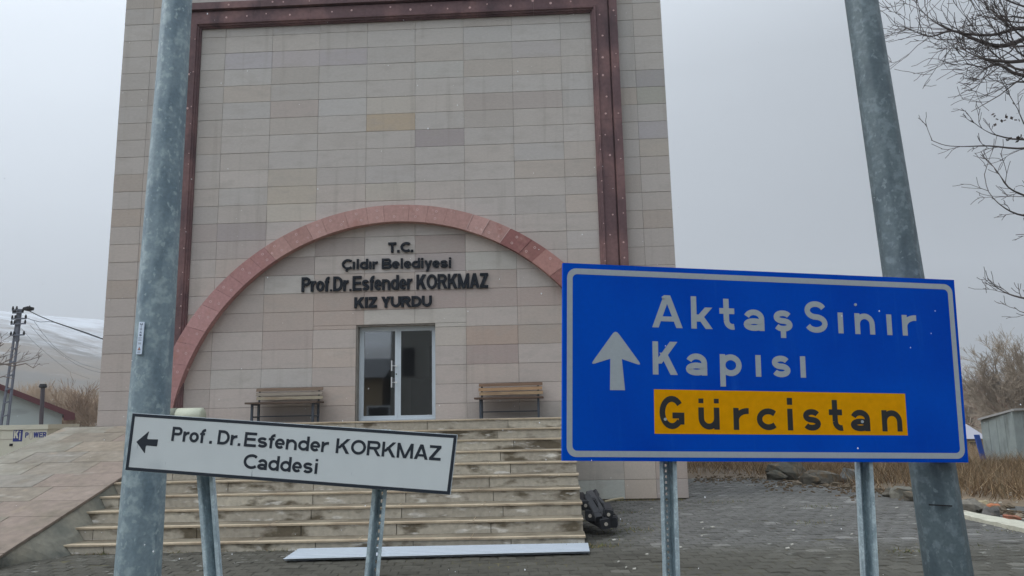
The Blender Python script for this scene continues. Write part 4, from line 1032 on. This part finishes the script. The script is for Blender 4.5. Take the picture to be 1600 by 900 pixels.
def bare_tree(name, loc, H_, seed, label, cat, group, spread, upw, kids, mats_, r0, minr, nlimb, limb_el, tr=.3, scale_l=.6):
    rnd = random.Random(seed); loc = Vector(loc); t = thing(name, loc, label, cat, group)
    tk = MB(); tp = [loc+Vector((rnd.gauss(0, .03)*i*r0*4, rnd.gauss(0, .03)*i*r0*4, H_*tr*i/3)) for i in range(4)]; tk.tube(tp, [r0*(1-.12*i) for i in range(4)], 8)
    tk.build('trunk', mats_[0], t, True)
    cr = MB()
    for k in range(nlimb):
        f = rnd.uniform(.55, 1) if tr > .1 else 1; b = tp[0].lerp(tp[3], f); az = 2*PI*k/nlimb+rnd.uniform(-.4, .4); el = rnd.uniform(*limb_el)
        d = Vector((math.cos(az)*math.cos(el), math.sin(az)*math.cos(el), math.sin(el)))
        grow(cr, rnd, b, d, H_*scale_l*rnd.uniform(.8, 1.1), r0*.5, len(kids), spread, upw, kids, minr, .12)
    cr.build('crown', mats_[1], t); return t

def at_ground(px, Y): p = onY(px, 660, Y); return (p.x, Y, ground_h(p.x, Y)-.05)
# poplars / tall shrubs beyond the red roofed house
pr = None
specs = [(x_, y_, h_*.66) for x_, y_, h_ in [(34, 96, 8.2), (50, 92, 8.6), (66, 98, 8.8), (80, 93, 8.2), (94, 97, 7.6), (108, 92, 7.6), (122, 96, 7.4), (136, 91, 6.6), (150, 95, 6.2), (20, 94, 7.8), (6, 97, 7.4), (42, 104, 8.4), (74, 105, 8.4), (101, 103, 7.8), (129, 102, 7)]]
for i, (px, Y, H_) in enumerate(specs):
    lab = 'tan leafless upright tree in the row of thickets behind the red roofed house'
    loc = at_ground(px, Y)
    if i < 3:
        t = bare_tree('bare_poplar', loc, H_, 40+i, lab, 'tree', 'leafless upright trees behind the red roofed house', .30, .10, (6, 6, 6), (M['bark'], M['twig_tan']), .10, .013, 9, (1.0, 1.45), .12, .62)
        pr = (pr or [])+[(t, H_)]
    else:
        s0, h0 = pr[i % 3]; t = s0.copy(); COL.objects.link(t); t.location = loc; t.scale = (H_/h0,)*3; t.rotation_euler = (0, 0, random.uniform(0, 6))
        for ch in s0.children: c2 = ch.copy(); COL.objects.link(c2); c2.parent = t
# dark leaning shrubs next to the building's left edge
for i, (px, Y, H_) in enumerate([(112, 60, 3.4), (132, 62, 4.2), (148, 58, 4.4)]):
    bare_tree('bare_shrub', at_ground(px, Y), H_, 70+i, ['low brown leafless shrub right of the red roof eave', 'brown leaning leafless shrub midway between eave and stone building', 'brown leafless shrub touching the left edge of the stone building'][i], 'shrub', None, .4, .06, (5, 5, 5), (M['bark'], M['twig']), .07, .011, 7, (.7, 1.2), .1, .6)
# big willows on the right
bare_tree('willow_tree', at_ground(1592, 58), 9.3, 91, 'broad rounded leafless willow rising behind the grey metal shed', 'tree', None, .40, .03, (6, 6, 6, 5), (M['bark'], M['willow']), .30, .0085, 13, (.12, 1.4), .14, .42)
bare_tree('willow_tree', at_ground(1543, 66), 5.6, 95, 'lower reddish brown leafless tree left of the grey shed', 'tree', None, .42, .04, (7, 7, 6), (M['bark'], mat('reddish twig', C8(124, 102, 90), .95)), .18, .009, 13, (.2, 1.3), .12, .5)
bare_tree('willow_tree', at_ground(1512, 74), 5.4, 97, 'pale leafless tree just beside the right edge of the blue sign', 'tree', None, .42, .04, (7, 7, 6), (M['bark'], M['willow']), .16, .010, 13, (.2, 1.3), .12, .5)
bare_tree('willow_tree', at_ground(1700, 62), 9.5, 99, 'tall leafless willow mostly beyond the right edge of the frame', 'tree', None, .42, .045, (7, 7, 6), (M['bark'], M['twig']), .30, .014, 9, (.4, 1.3), .16, .40)

# near roadside tree, branches entering from the upper right
nr = thing('roadside_tree', (9.6, 10.4, GZ), 'dark leafless roadside tree whose branches reach in at the upper right', 'tree')
tb = Vector((9.6, 10.4, GZ)); tk = MB(); tk.tube([tb-Vector((0, 0, .05)), tb+Vector((.05, 0, 2)), tb+Vector((-.05, .1, 4.2)), tb+Vector((.1, 0, 6.5))], [.24, .19, .15, .10], 10); tk.build('trunk', M['bark'], nr, True)
LIMBS = [  # pixel paths (x, y, distance), tip radius, base height on trunk
 ([(1640, 36), (1600, 44), (1585, 45), (1545, 55), (1488, 48), (1447, 24), (1423, -8)], 5.4),
 ([(1650, 40), (1598, 62), (1560, 72), (1520, 60), (1488, 48), (1455, 57), (1430, 50), (1412, 42)], 5.2),
 ([(1660, 70), (1600, 95), (1545, 93), (1514, 82), (1494, 68)], 4.9),
 ([(1670, 60), (1600, 28), (1560, 24), (1520, -10)], 5.8), ([(1680, 60), (1600, 72), (1570, 66), (1535, 20), (1515, -12)], 5.6),
 ([(1680, 110), (1600, 110), (1568, 96), (1540, 70), (1520, 40)], 4.8), ([(1680, 100), (1600, 118), (1560, 100), (1540, 106), (1505, 98)], 4.7),
 ([(1650, 20), (1600, 10), (1560, -5), (1530, -20)], 6.0), ([(1660, 90), (1600, 60), (1575, 30), (1560, -10)], 5.7), ([(1660, 95), (1600, 88), (1580, 55), (1590, 10)], 5.5),
 ([(1670, 150), (1600, 128), (1575, 132), (1545, 122)], 4.4), ([(1690, 215), (1630, 228), (1590, 232), (1545, 228), (1505, 229), (1477, 227), (1455, 219)], 3.9),
 ([(1690, 210), (1600, 218), (1560, 212), (1538, 203), (1517, 188)], 4.0), ([(1680, 190), (1610, 200), (1590, 170), (1572, 140)], 4.2),
 ([(1680, 330), (1605, 307), (1575, 292), (1560, 270), (1545, 252)], 3.4), ([(1680, 345), (1605, 338), (1570, 325), (1545, 300), (1538, 272)], 3.2),
 ([(1690, 370), (1615, 366), (1587, 367)], 2.9), ([(1690, 480), (1610, 468), (1575, 459), (1555, 447), (1543, 435)], 2.6), ([(1690, 500), (1605, 490), (1585, 480)], 2.5)]
cr = MB(); rnd = random.Random(12)
for li, (pp, hb) in enumerate(LIMBS):
    ydep = 9.7+.35*math.sin(li*2.1)
    P = [onY(x, y, ydep+.12*math.sin(i*1.3+li)) for i, (x, y) in enumerate(pp)]
    P = [tb+Vector((0, 0, hb)), (tb+Vector((0, 0, hb))).lerp(P[0], .5)+Vector((0, 0, .15))]+P
    # subdivide
    Q = []
    for i in range(len(P)-1):
        for k in range(3):
            t = k/3; p0 = P[max(i-1, 0)]; p1 = P[i]; p2 = P[i+1]; p3 = P[min(i+2, len(P)-1)]
            Q.append(.5*((2*p1)+(p2-p0)*t+(2*p0-5*p1+4*p2-p3)*t*t+(3*p1-p0-3*p2+p3)*t**3))
    Q.append(P[-1]); nQ = len(Q); rb = .055 if li < 3 or li in (6,) else (.036 if li < 11 else .028)
    rs = [max(.0045, rb*(1-i/(nQ-1))**1.1) for i in range(nQ)]; cr.tube(Q, rs, 5, cap=False)
    dens = 1.0 if li < 11 else .45
    for i in range(7, nQ-1):
        for k in range(1):
            if rnd.random() > dens*.95: continue
            d = (Q[i+1]-Q[i]).normalized(); side = rnd.choice([-1, 1]); v = (d+Vector((rnd.gauss(0, .15), rnd.gauss(0, .3), side*rnd.uniform(.35, .95)*(1 if side > 0 else .6)))).normalized()
            grow(cr, rnd, Q[i].lerp(Q[i+1], rnd.random()), v, rnd.uniform(.25, .8)*(1 if dens == 1 else .5), max(.0055, rs[i]*.4), 2 if dens == 1 and rnd.random() < .75 else 1, .6, .06, (3, 2), .0036, .2)
cr.build('branches', M['twig_dark'], nr)
lf = MB()
for px, py in [(1554, 180), (1561, 184), (1556, 196), (1573, 182), (1580, 186), (1590, 188), (1572, 218), (1580, 214), (1588, 216), (1592, 218), (1597, 214), (1568, 190), (1594, 175), (1586, 160)]:
    for k in range(2):
        p = onY(px+rnd.uniform(-4, 4), py+rnd.uniform(-3, 3), 9.7); a = Vector((rnd.gauss(0, 1), rnd.gauss(0, 1), rnd.gauss(0, 1))).normalized()*.028; b = a.cross(Vector((rnd.gauss(0, 1), rnd.gauss(0, 1), 1))).normalized()*.02
        lf.add([p-a, p+b, p+a, p-b+a*.1], [(0, 1, 2, 3)])
tag(lf.build('withered_leaves', M['twig_dark'], nr), kind='stuff')

# thin branches poking in from the left edge
lt = thing('garden_tree', tuple(Vector(at_ground(-60, 16))), 'leafless tree off the left edge with thin branches in front of the utility pole', 'tree')
b0 = lt.location.copy(); tk = MB(); tk.tube([b0, b0+Vector((0, 0, 1.5)), b0+Vector((.1, 0, 3.2))], [.12, .1, .06], 8); tk.build('trunk', M['bark'], lt, True)
cr = MB(); rnd = random.Random(3)
for pp, hb in [([(-30, 580), (-5, 572), (18, 560), (32, 550)], 2.4), ([(-30, 585), (0, 570), (25, 567), (48, 562), (65, 556)], 2.3), ([(-30, 575), (-5, 560), (12, 555)], 2.5), ([(-30, 560), (0, 541), (6, 537)], 2.6), ([(-30, 600), (5, 588), (22, 592)], 2.2), ([(-30, 560), (20, 572), (40, 568), (52, 575), (62, 568)], 2.35), ([(-30, 545), (-3, 538), (4, 535)], 2.7)]:
    P = [b0+Vector((0, 0, hb))]+[onY(x, y, 16) for x, y in pp]; rs = [.03]+[max(.006, .018*(1-i/len(pp))) for i in range(len(pp))]; cr.tube(P, rs, 4, cap=False)
    for i in range(2, len(P)-1):
        d = (P[i+1]-P[i]).normalized(); grow(cr, rnd, P[i], (d+Vector((0, 0, rnd.uniform(.3, .8)))).normalized(), .3, .006, 1, .5, .05, (2,), .005)
cr.build('branches', mat('grey brown twig', C8(104, 96, 92), .95), lt)

# ------------------------------------------------------------------ left background
# cream generator canopy
GY = 18.0; g1 = onY(75, 663, GY); zt = g1.z; zl = onY(75, 670.5, GY).z; xr_ = g1.x; xl_ = xr_-3.4; gz0 = GZ
M['cream'] = mat('cream powder coated steel', C8(168, 167, 154), .5, fine=.03, stain=C8(148, 148, 136), sscale=2, srange=(.6, .75))
M['navy'] = mat('navy print', C8(34, 44, 104), .5)
gn = thing('generator_set', ((xl_+xr_)/2, GY+.6, gz0), 'cream generator cabinet with navy logo standing behind the ramp', 'generator')
m = MB(); m.box(xl_, xr_, GY, GY+1.2, gz0+.18, zl-.004); m.build('cabinet', M['cream'], gn)
m = MB(); m.box(xl_-.02, xr_+.02, GY-.02, GY+1.22, zl, zt); m.build('lid', M['cream'], gn)
m = MB(); m.box(xl_+.05, xr_-.05, GY+.05, GY+1.15, gz0, gz0+.18); m.build('base_frame', M['black'], gn)
zq = onY(20, 686, GY).z
for (a, b) in ((xl_+.02, xl_+1.1), (xl_+1.14, onY(19, 690, GY).x)):
    m = MB(); m.box(a, b, GY-.008, GY-.001, zq-.005, zq+.005); m.build('panel_seam', M['sidewall'], gn)
o0 = Vector((0, GY, 0)); X_, Z_, N_ = Vector((1, 0, 0)), Vector((0, 0, 1)), Vector((0, -1, 0))
a = onY(19.8, 690, GY); b = onY(36, 671.5, GY)
m = MB(); m.add([(a.x, GY-.002, a.z), (b.x, GY-.002, a.z), (b.x, GY-.002, b.z), (a.x, GY-.002, b.z)], [(0, 1, 2, 3)]); lg = m.build('logo', M['navy'], gn)
m = MB(); cw = (b.x-a.x); put_glyph(m, 'K', a.x+cw*.08, a.z+(b.z-a.z)*.28, cw*.5, (b.z-a.z)*.66, cw*.15, o0, X_, Z_, N_, lift=.004)
put_glyph(m, 'j', a.x+cw*.68, a.z+(b.z-a.z)*.28, cw*.1, (b.z-a.z)*.6, cw*.13, o0, X_, Z_, N_, lift=.004); m.build('logo_letters', M['cream'], lg)
pa = onY(39, 684, GY); pb = onY(72.5, 683.2, GY); capP = .128
m = MB()
for g, x, w_ in layout('POWER', pa.x, pb.x, capP, .028):
    if g == 'O': continue
    put_glyph(m, g, x, pa.z+.0, w_, capP, .028, o0, X_, Z_, N_, lift=.002)
m.build('lettering', M['navy'], gn)
m = MB(); lo = layout('POWER', pa.x, pb.x, capP, .028)[1]; put_glyph(m, 'O', lo[1], pa.z-.05, lo[2], .2, .02, o0, X_, Z_, N_, lift=.002); m.build('logo_ring', M['sidewall'], gn)
m = MB(); a = onY(15, 697, GY); b = onY(20, 693, GY); m.box(a.x, b.x, GY-.015, GY-.001, a.z, b.z); m.build('latch', M['black'], gn)

# red roofed outbuilding: gable end turned a little away, its length runs back and to the left
HY = 48.0; e0 = onY(117, 646, HY); uu = Vector((.828, .56, 0)); dd_ = Vector((-.56, .828, 0))
def on_gable(px, py):
    d = ray(px, py); o = Vector((0, 0, EYE)); n = dd_; t = (e0-o).dot(n)/d.dot(n); return o+d*t
r0_ = on_gable(0, 600); L0 = (e0-r0_).dot(uu); sl_ = (r0_.z-e0.z)/L0
Lw = (e0-on_gable(97, 655)).dot(uu); hw = 8.0; gz = ground_h(e0.x, HY)-.1
def G(l, z, b=0): p = e0-uu*l+dd_*b; return Vector((p.x, p.y, z))
lc = Lw+hw; zr = e0.z+sl_*lc
M['plaster'] = mat('pale greenish plaster', C8(150, 158, 156), .9, fine=.05, stain=C8(124, 128, 128), sscale=.5, srange=(.52, .7), sstretch=(.4, 1, 2.5), world=True)
M['redroof'] = mat('dark red metal roof', C8(76, 36, 40), .6, fine=.08)
hs = thing('red_roofed_house', tuple(G(lc, gz, 6)), 'pale plaster house with dark red gable roof edge behind the generator', 'house')
ze = e0.z+sl_*Lw-.3
m = MB(); m.prism([G(Lw+2*hw, gz), G(Lw, gz), G(Lw, ze), G(lc, zr-.3), G(Lw+2*hw, ze)], dd_*11); fixnormals(m.build('wall', M['plaster'], hs))
for sg in (-1, 1):
    lo_ = 0 if sg > 0 else 2*lc; m = MB(); th = .36
    m.prism([G(lo_, e0.z-th, -.5), G(lc, zr-th, -.5), G(lc, zr, -.5), G(lo_, e0.z, -.5)], dd_*12); fixnormals(m.build('roof_slope', M['redroof'], hs))
m = MB(); m.prism([G(.62, e0.z-.44, -.52), G(0, e0.z-.40, -.52), G(0, e0.z-.1, -.52), G(.62, e0.z+.1, -.52)], dd_*.2); fixnormals(m.build('eave_box', M['redroof'], hs))
m = MB(); m.prism([G(lc+3, gz+1, -.04), G(lc+1.6, gz+1, -.04), G(lc+1.6, gz+2.2, -.04), G(lc+3, gz+2.2, -.04)], dd_*.039); wn = fixnormals(m.build('window', M['aluminium'], hs))
m = MB(); m.prism([G(lc+2.9, gz+1.1, -.05), G(lc+1.7, gz+1.1, -.05), G(lc+1.7, gz+2.1, -.05), G(lc+2.9, gz+2.1, -.05)], dd_*.009); fixnormals(m.build('pane', M['black'], wn))
cp = thing('stove_pipe', tuple(onY(63.5, 690, 42.6)), 'thin dark stove pipe with cowl standing against the pale house wall', 'chimney pipe')
a = onY(63.5, 690, 42.6); b = onY(67, 606, 42.6); cp.location = (a.x, 42.6, ground_h(a.x, 42.6))
m = MB(); m.tube([(a.x, 42.6, cp.location.z), b], .11, 10); m.build('pipe', mat('rusty dark pipe', C8(62, 56, 60), .7), cp)
m = MB(); m.tube([b, b+Vector((0, 0, .05)), b+Vector((0, 0, .22))], [.16, .22, .17], 10); m.build('cowl', M['black'], cp)

# lattice utility pole
UY = 38.0; tL, tR = onY(28.3, 486, UY), onY(32.6, 486, UY); bL, bR = onY(1.0, 668, UY), onY(11.5, 668, UY)
gzp = ground_h(bL.x, UY)
def ext(t, b): d = (b-t)/(t.z-b.z); return t+d*(t.z-gzp)
bL, bR = ext(tL, bL), ext(tR, bR)
up = thing('utility_pole', (bL+bR)/2, 'tall tapering lattice utility pole with crossarms and insulators at far left', 'utility pole')
M['lattice'] = mat('grey lattice pole', C8(84, 88, 98), .7, fine=.1)
for t_, b_ in ((tL, bL), (tR, bR)):
    m = MB(); m.tube([b_, t_], [.075, .055], 4, rot=R(45)); m.build('leg', M['lattice'], up)
for k in range(1, 11):
    f = k/11.0; a = bL.lerp(tL, f); b = bR.lerp(tR, f+.012); m = MB(); m.tube([a+Vector((0, -.06, 0)), b+Vector((0, -.06, 0))], .045, 4, rot=R(45)); m.build('batten', M['lattice'], up)
m = MB(); m.tube([(tL+tR)/2-Vector((0, 0, 1.6)), (tL+tR)/2+Vector((0, 0, .1))], .12, 6); m.build('pole_head', M['lattice'], up)
for (x0, x1, y) in ((19, 47, 484), (20, 36, 488.5), (18, 41, 498), (17, 40, 506), (16, 38, 523.5)):
    a, b = onY(x0, y+.5, UY-.15), onY(x1, y-.5, UY-.15); m = MB(); m.tube([a, b], .05, 4, rot=R(45)); arm = m.build('crossarm', M['lattice'], up)
    for q in (a.lerp(b, .04), a.lerp(b, .25), a.lerp(b, .96)):
        i_ = MB(); i_.tube([q, q+Vector((0, 0, .08)), q+Vector((0, 0, .2))], [.04, .06, .03], 6); i_.build('insulator', M['black'], arm)
a = onY(44.5, 482.5, UY-.2); m = MB(); m.obox(a, (.13, 0, .03), (0, .25, 0), (0, 0, .07)); m.build('lamp_head', M['black'], up)
def cable(pp, Y0, Y1, r, label):
    n = len(pp); P = [onY(x, y, Y0+(Y1-Y0)*i/(n-1)) for i, (x, y) in enumerate(pp)]
    m = MB(); m.tube(P, r, 4, cap=False); tag(m.build('power_cable', M['lattice'] if r < .02 else M['black']), label, 'cable', 'power cables from the utility pole')
cable([(46, 486), (62, 494), (84, 503), (108, 511), (135, 520), (158, 528.5), (200, 540)], 42, 47, .028, 'thick upper cable from the pole head to the stone building')
cable([(40, 496), (50, 500), (62, 503), (76, 502.5), (84, 503.5), (108, 511.6), (158, 529.5), (200, 541)], 42, 47, .018, 'second cable joining the thick upper cable partway')
cable([(47, 508), (62, 525), (80, 541), (100, 557), (120, 570), (140, 578), (160, 583), (210, 590)], 42, 70, .012, 'thin drooping cable in front of the hillside, upper one')
cable([(52, 500), (66, 520), (84, 541), (104, 557), (128, 569), (156, 577), (200, 584)], 42, 72, .012, 'thin drooping cable crossing the snowy slope')
cable([(33, 513), (50, 532), (72, 552), (92, 568), (110, 581), (140, 592)], 42, 66, .009, 'thin lowest cable falling from the lower crossarm')

# ------------------------------------------------------------------ right background
SY = 27.0
M['shed'] = mat('weathered grey metal sheet', C8(118, 126, 124), .7, fine=.08, fscale=4, world=True, stain=C8(90, 96, 94), sscale=1.6, srange=(.52, .68), sstretch=(1, 1, .4))
a = onY(1532, 657.5, SY+2.2); b = onY(1581.5, 642.5, SY); c3 = onY(1640, 640, SY+1.0); gz = -1.0
sh = thing('metal_shed', ((b.x+c3.x)/2, SY+1.5, gz), 'weathered grey sheet metal shed standing in the dry grass at right', 'shed')
m = MB(); dx = Vector((4.5, 3.0, 0)); A0 = Vector((a.x, a.y, gz)); B0 = Vector((b.x, b.y, gz)); C0_ = Vector((c3.x, c3.y, gz)); D0_ = A0+(C0_-B0)
for (p, q, zp, zq_) in ((A0, B0, a.z, b.z), (B0, C0_, b.z, c3.z), (C0_, D0_, c3.z, a.z), (D0_, A0, a.z, a.z)):
    # ribbed sheet wall
    nb = max(3, int((q-p).length/.45)); nrm_ = Vector(((q-p).y, -(q-p).x, 0)).normalized()
    for i in range(nb):
        t0_, t1_ = i/nb, (i+1)/nb-.02/(q-p).length; P0, P1 = p.lerp(q, t0_), p.lerp(q, t1_); z0_, z1_ = zp+(zq_-zp)*t0_, zp+(zq_-zp)*t1_
        m = MB(); m.prism([P0, P1, Vector((P1.x, P1.y, z1_)), Vector((P0.x, P0.y, z0_))], -nrm_*(.03+.015*(i % 2))); fixnormals(m.build('wall_sheet', M['shed'], sh))
m = MB(); up_ = Vector((0, 0, .02))
m.prism([Vector((A0.x-.15, A0.y-.1, a.z))+up_, Vector((B0.x-.02, B0.y-.15, b.z))+up_, Vector((C0_.x+.1, C0_.y-.15, c3.z))+up_, Vector((D0_.x, D0_.y+.1, a.z))+up_], (0, 0, .07)); fixnormals(m.build('roof', mat('pale roof edge', C8(132, 132, 130), .8), sh))
# blue board leaning at the shed
p = onY(1532, 686, SY+1.8); m = MB(); zb_ = -.95
m.obox((p.x, p.y, (p.z+.16+zb_)/2), (.10, .02, 0), (0, .03, 0), (-.12, 0, (p.z+.16-zb_)/2)); tag(m.build('blue_board', mat('blue painted board', C8(30, 66, 140), .6)), 'narrow blue board leaning against the left end of the grey shed', 'board')
# small farmhouse with snow dusted roof
FY = 50.0; a = onY(1490, 686, FY); b = onY(1534, 686, FY); zt_ = a.z; ztop = onY(1500, 661, FY).z; gz = ground_h(a.x, FY)-.1
fh = thing('farmhouse', ((a.x+b.x)/2, FY+2, gz), 'small brown walled house with snow dusted roof beside the blue sign edge', 'house')
m = MB(); m.box(a.x-1.5, b.x, FY, FY+5, gz, zt_); m.build('wall', mat('brown mud wall', C8(116, 104, 88), .9, fine=.1), fh)
m = MB(); m.prism([(a.x-1.8, FY-.3, zt_+.002), (a.x-1.8, FY+5.3, zt_+.002), (a.x-1.8, FY+2.5, ztop)], (b.x-a.x+2.1, 0, 0)); fixnormals(m.build('roof', mat('snow dusted roof', C8(128, 128, 136), .9, fine=.05), fh))
wx = onY(1519, 690, FY).x
m = MB(); ring(m, wx-.25, wx+.25, zt_-.75, zt_-.15, .05, FY-.04, FY-.001); wn = m.build('window', mat('pale yellow frame', C8(170, 156, 116), .8), fh)
m = MB(); m.box(wx-.2, wx+.2, FY-.012, FY-.006, zt_-.7, zt_-.2); m.build('pane', M['black'], wn)
m = MB(); m.box(b.x-.35, b.x-.28, FY-.06, FY-.002, gz, zt_); m.build('corner_board', mat('pale corner board', C8(160, 148, 118), .8), fh)

# buildings across the street, seen mirrored in the glass door
def refl(px, py, Yb):
    d = ray(px, py); t = (2*(Dw+.2)-Yb)/d.y; return Vector((d.x*t, Yb, EYE+d.z*t))
q0 = refl(566, 581, -13); q1 = refl(606, 575, -13)
ah = thing('street_house', ((q0.x+q1.x)/2-3, -17, GZ), 'low tan house mirrored in the left leaf of the glass door', 'house')
m = MB(); m.box(q0.x-8, q1.x-.3, -20, -13, GZ-.05, q0.z-.35); m.build('wall', mat('tan render', C8(112, 98, 78), .9, fine=.06), ah)
m = MB(); m.prism([(q0.x-8.4, -12.6, q0.z-.35), (q0.x-8.4, -20.4, q0.z-.35), (q0.x-8.4, -16.5, q0.z+1.0)], (q1.x-q0.x+8.3, 0, 0)); fixnormals(m.build('roof', mat('dark grey roof', C8(60, 62, 66), .7), ah))
for x in (q0.x-5.5, q0.x-2.5, q0.x+.3):
    m = MB(); ring(m, x, x+1.3, 1.1, 2.3, .07, -13+.001, -12.95); wn = m.build('window', M['aluminium'], ah)
    m = MB(); m.box(x+.07, x+1.23, -13+.002, -12.98, 1.17, 2.23); m.build('pane', M['black'], wn)
q2 = refl(611, 520, -12.5)
tb_ = thing('street_block', (q2.x+5, -16, GZ), 'dark grey building mirrored in the right leaf of the glass door', 'building')
m = MB(); m.box(q2.x, q2.x+11, -19, -12.5, GZ-.05, 8.6); m.build('wall', mat('dark grey render', C8(104, 103, 99), .9, fine=.08), tb_)
m = MB(); m.box(q2.x-.2, q2.x+11.2, -19.2, -12.3, 8.6, 8.85); m.build('roof', M['black'], tb_)
a = refl(629, 588, -12.5); b = refl(648, 543, -12.5)
m = MB(); ring(m, a.x, b.x, a.z, b.z, .05, -12.499, -12.44); wn = m.build('window', M['black'], tb_)
m = MB(); m.box(a.x+.05, b.x-.05, -12.498, -12.47, a.z+.05, b.z-.05); m.build('pane', M['black'], wn)
for x in (b.x+1.6, b.x+4.8):
    m = MB(); ring(m, x, x+1.2, 3.6, 5.2, .05, -12.499, -12.44); wn = m.build('window', M['black'], tb_)
    m = MB(); m.box(x+.05, x+1.15, -12.498, -12.47, 3.65, 5.15); m.build('pane', M['black'], wn)

# drifting snow flakes
fl = MB(); rnd = random.Random(8)
for i in range(420):
    px, py = rnd.uniform(0, 1600), rnd.uniform(0, 900); Y = rnd.uniform(3, 13) if px < 1050 else rnd.uniform(3, 16)
    p = onY(px, py, Y)
    if p.z < GZ+.1: continue
    s = rnd.uniform(.0018, .0042); fl.add([p+Vector(v)*s for v in ((1, 0, 0), (-1, 0, 0), (0, 1, 0), (0, -1, 0), (0, 0, 1.3), (0, 0, -1.3))], [(0, 2, 4), (2, 1, 4), (1, 3, 4), (3, 0, 4), (2, 0, 5), (1, 2, 5), (3, 1, 5), (0, 3, 5)])
tag(fl.build('snowflakes', mat('snow flake', (.85, .87, .9, 1), .9)), kind='stuff')

# ------------------------------------------------------------------ haze
hb = MB(); hb.box(-1750, 1750, -1750, 1750, -8, 330)
vm = bpy.data.materials.new('pale haze'); vm.use_nodes = True; N = vm.node_tree.nodes; L = vm.node_tree.links; N.remove(N['Principled BSDF'])
pv_ = N.new('ShaderNodeVolumePrincipled'); pv_.inputs['Color'].default_value = (.95, .97, 1, 1); pv_.inputs['Density'].default_value = .0009; pv_.inputs['Anisotropy'].default_value = 0.0
L.new(pv_.outputs[0], N['Material Output'].inputs['Volume'])
tag(hb.build('haze', vm), kind='stuff')
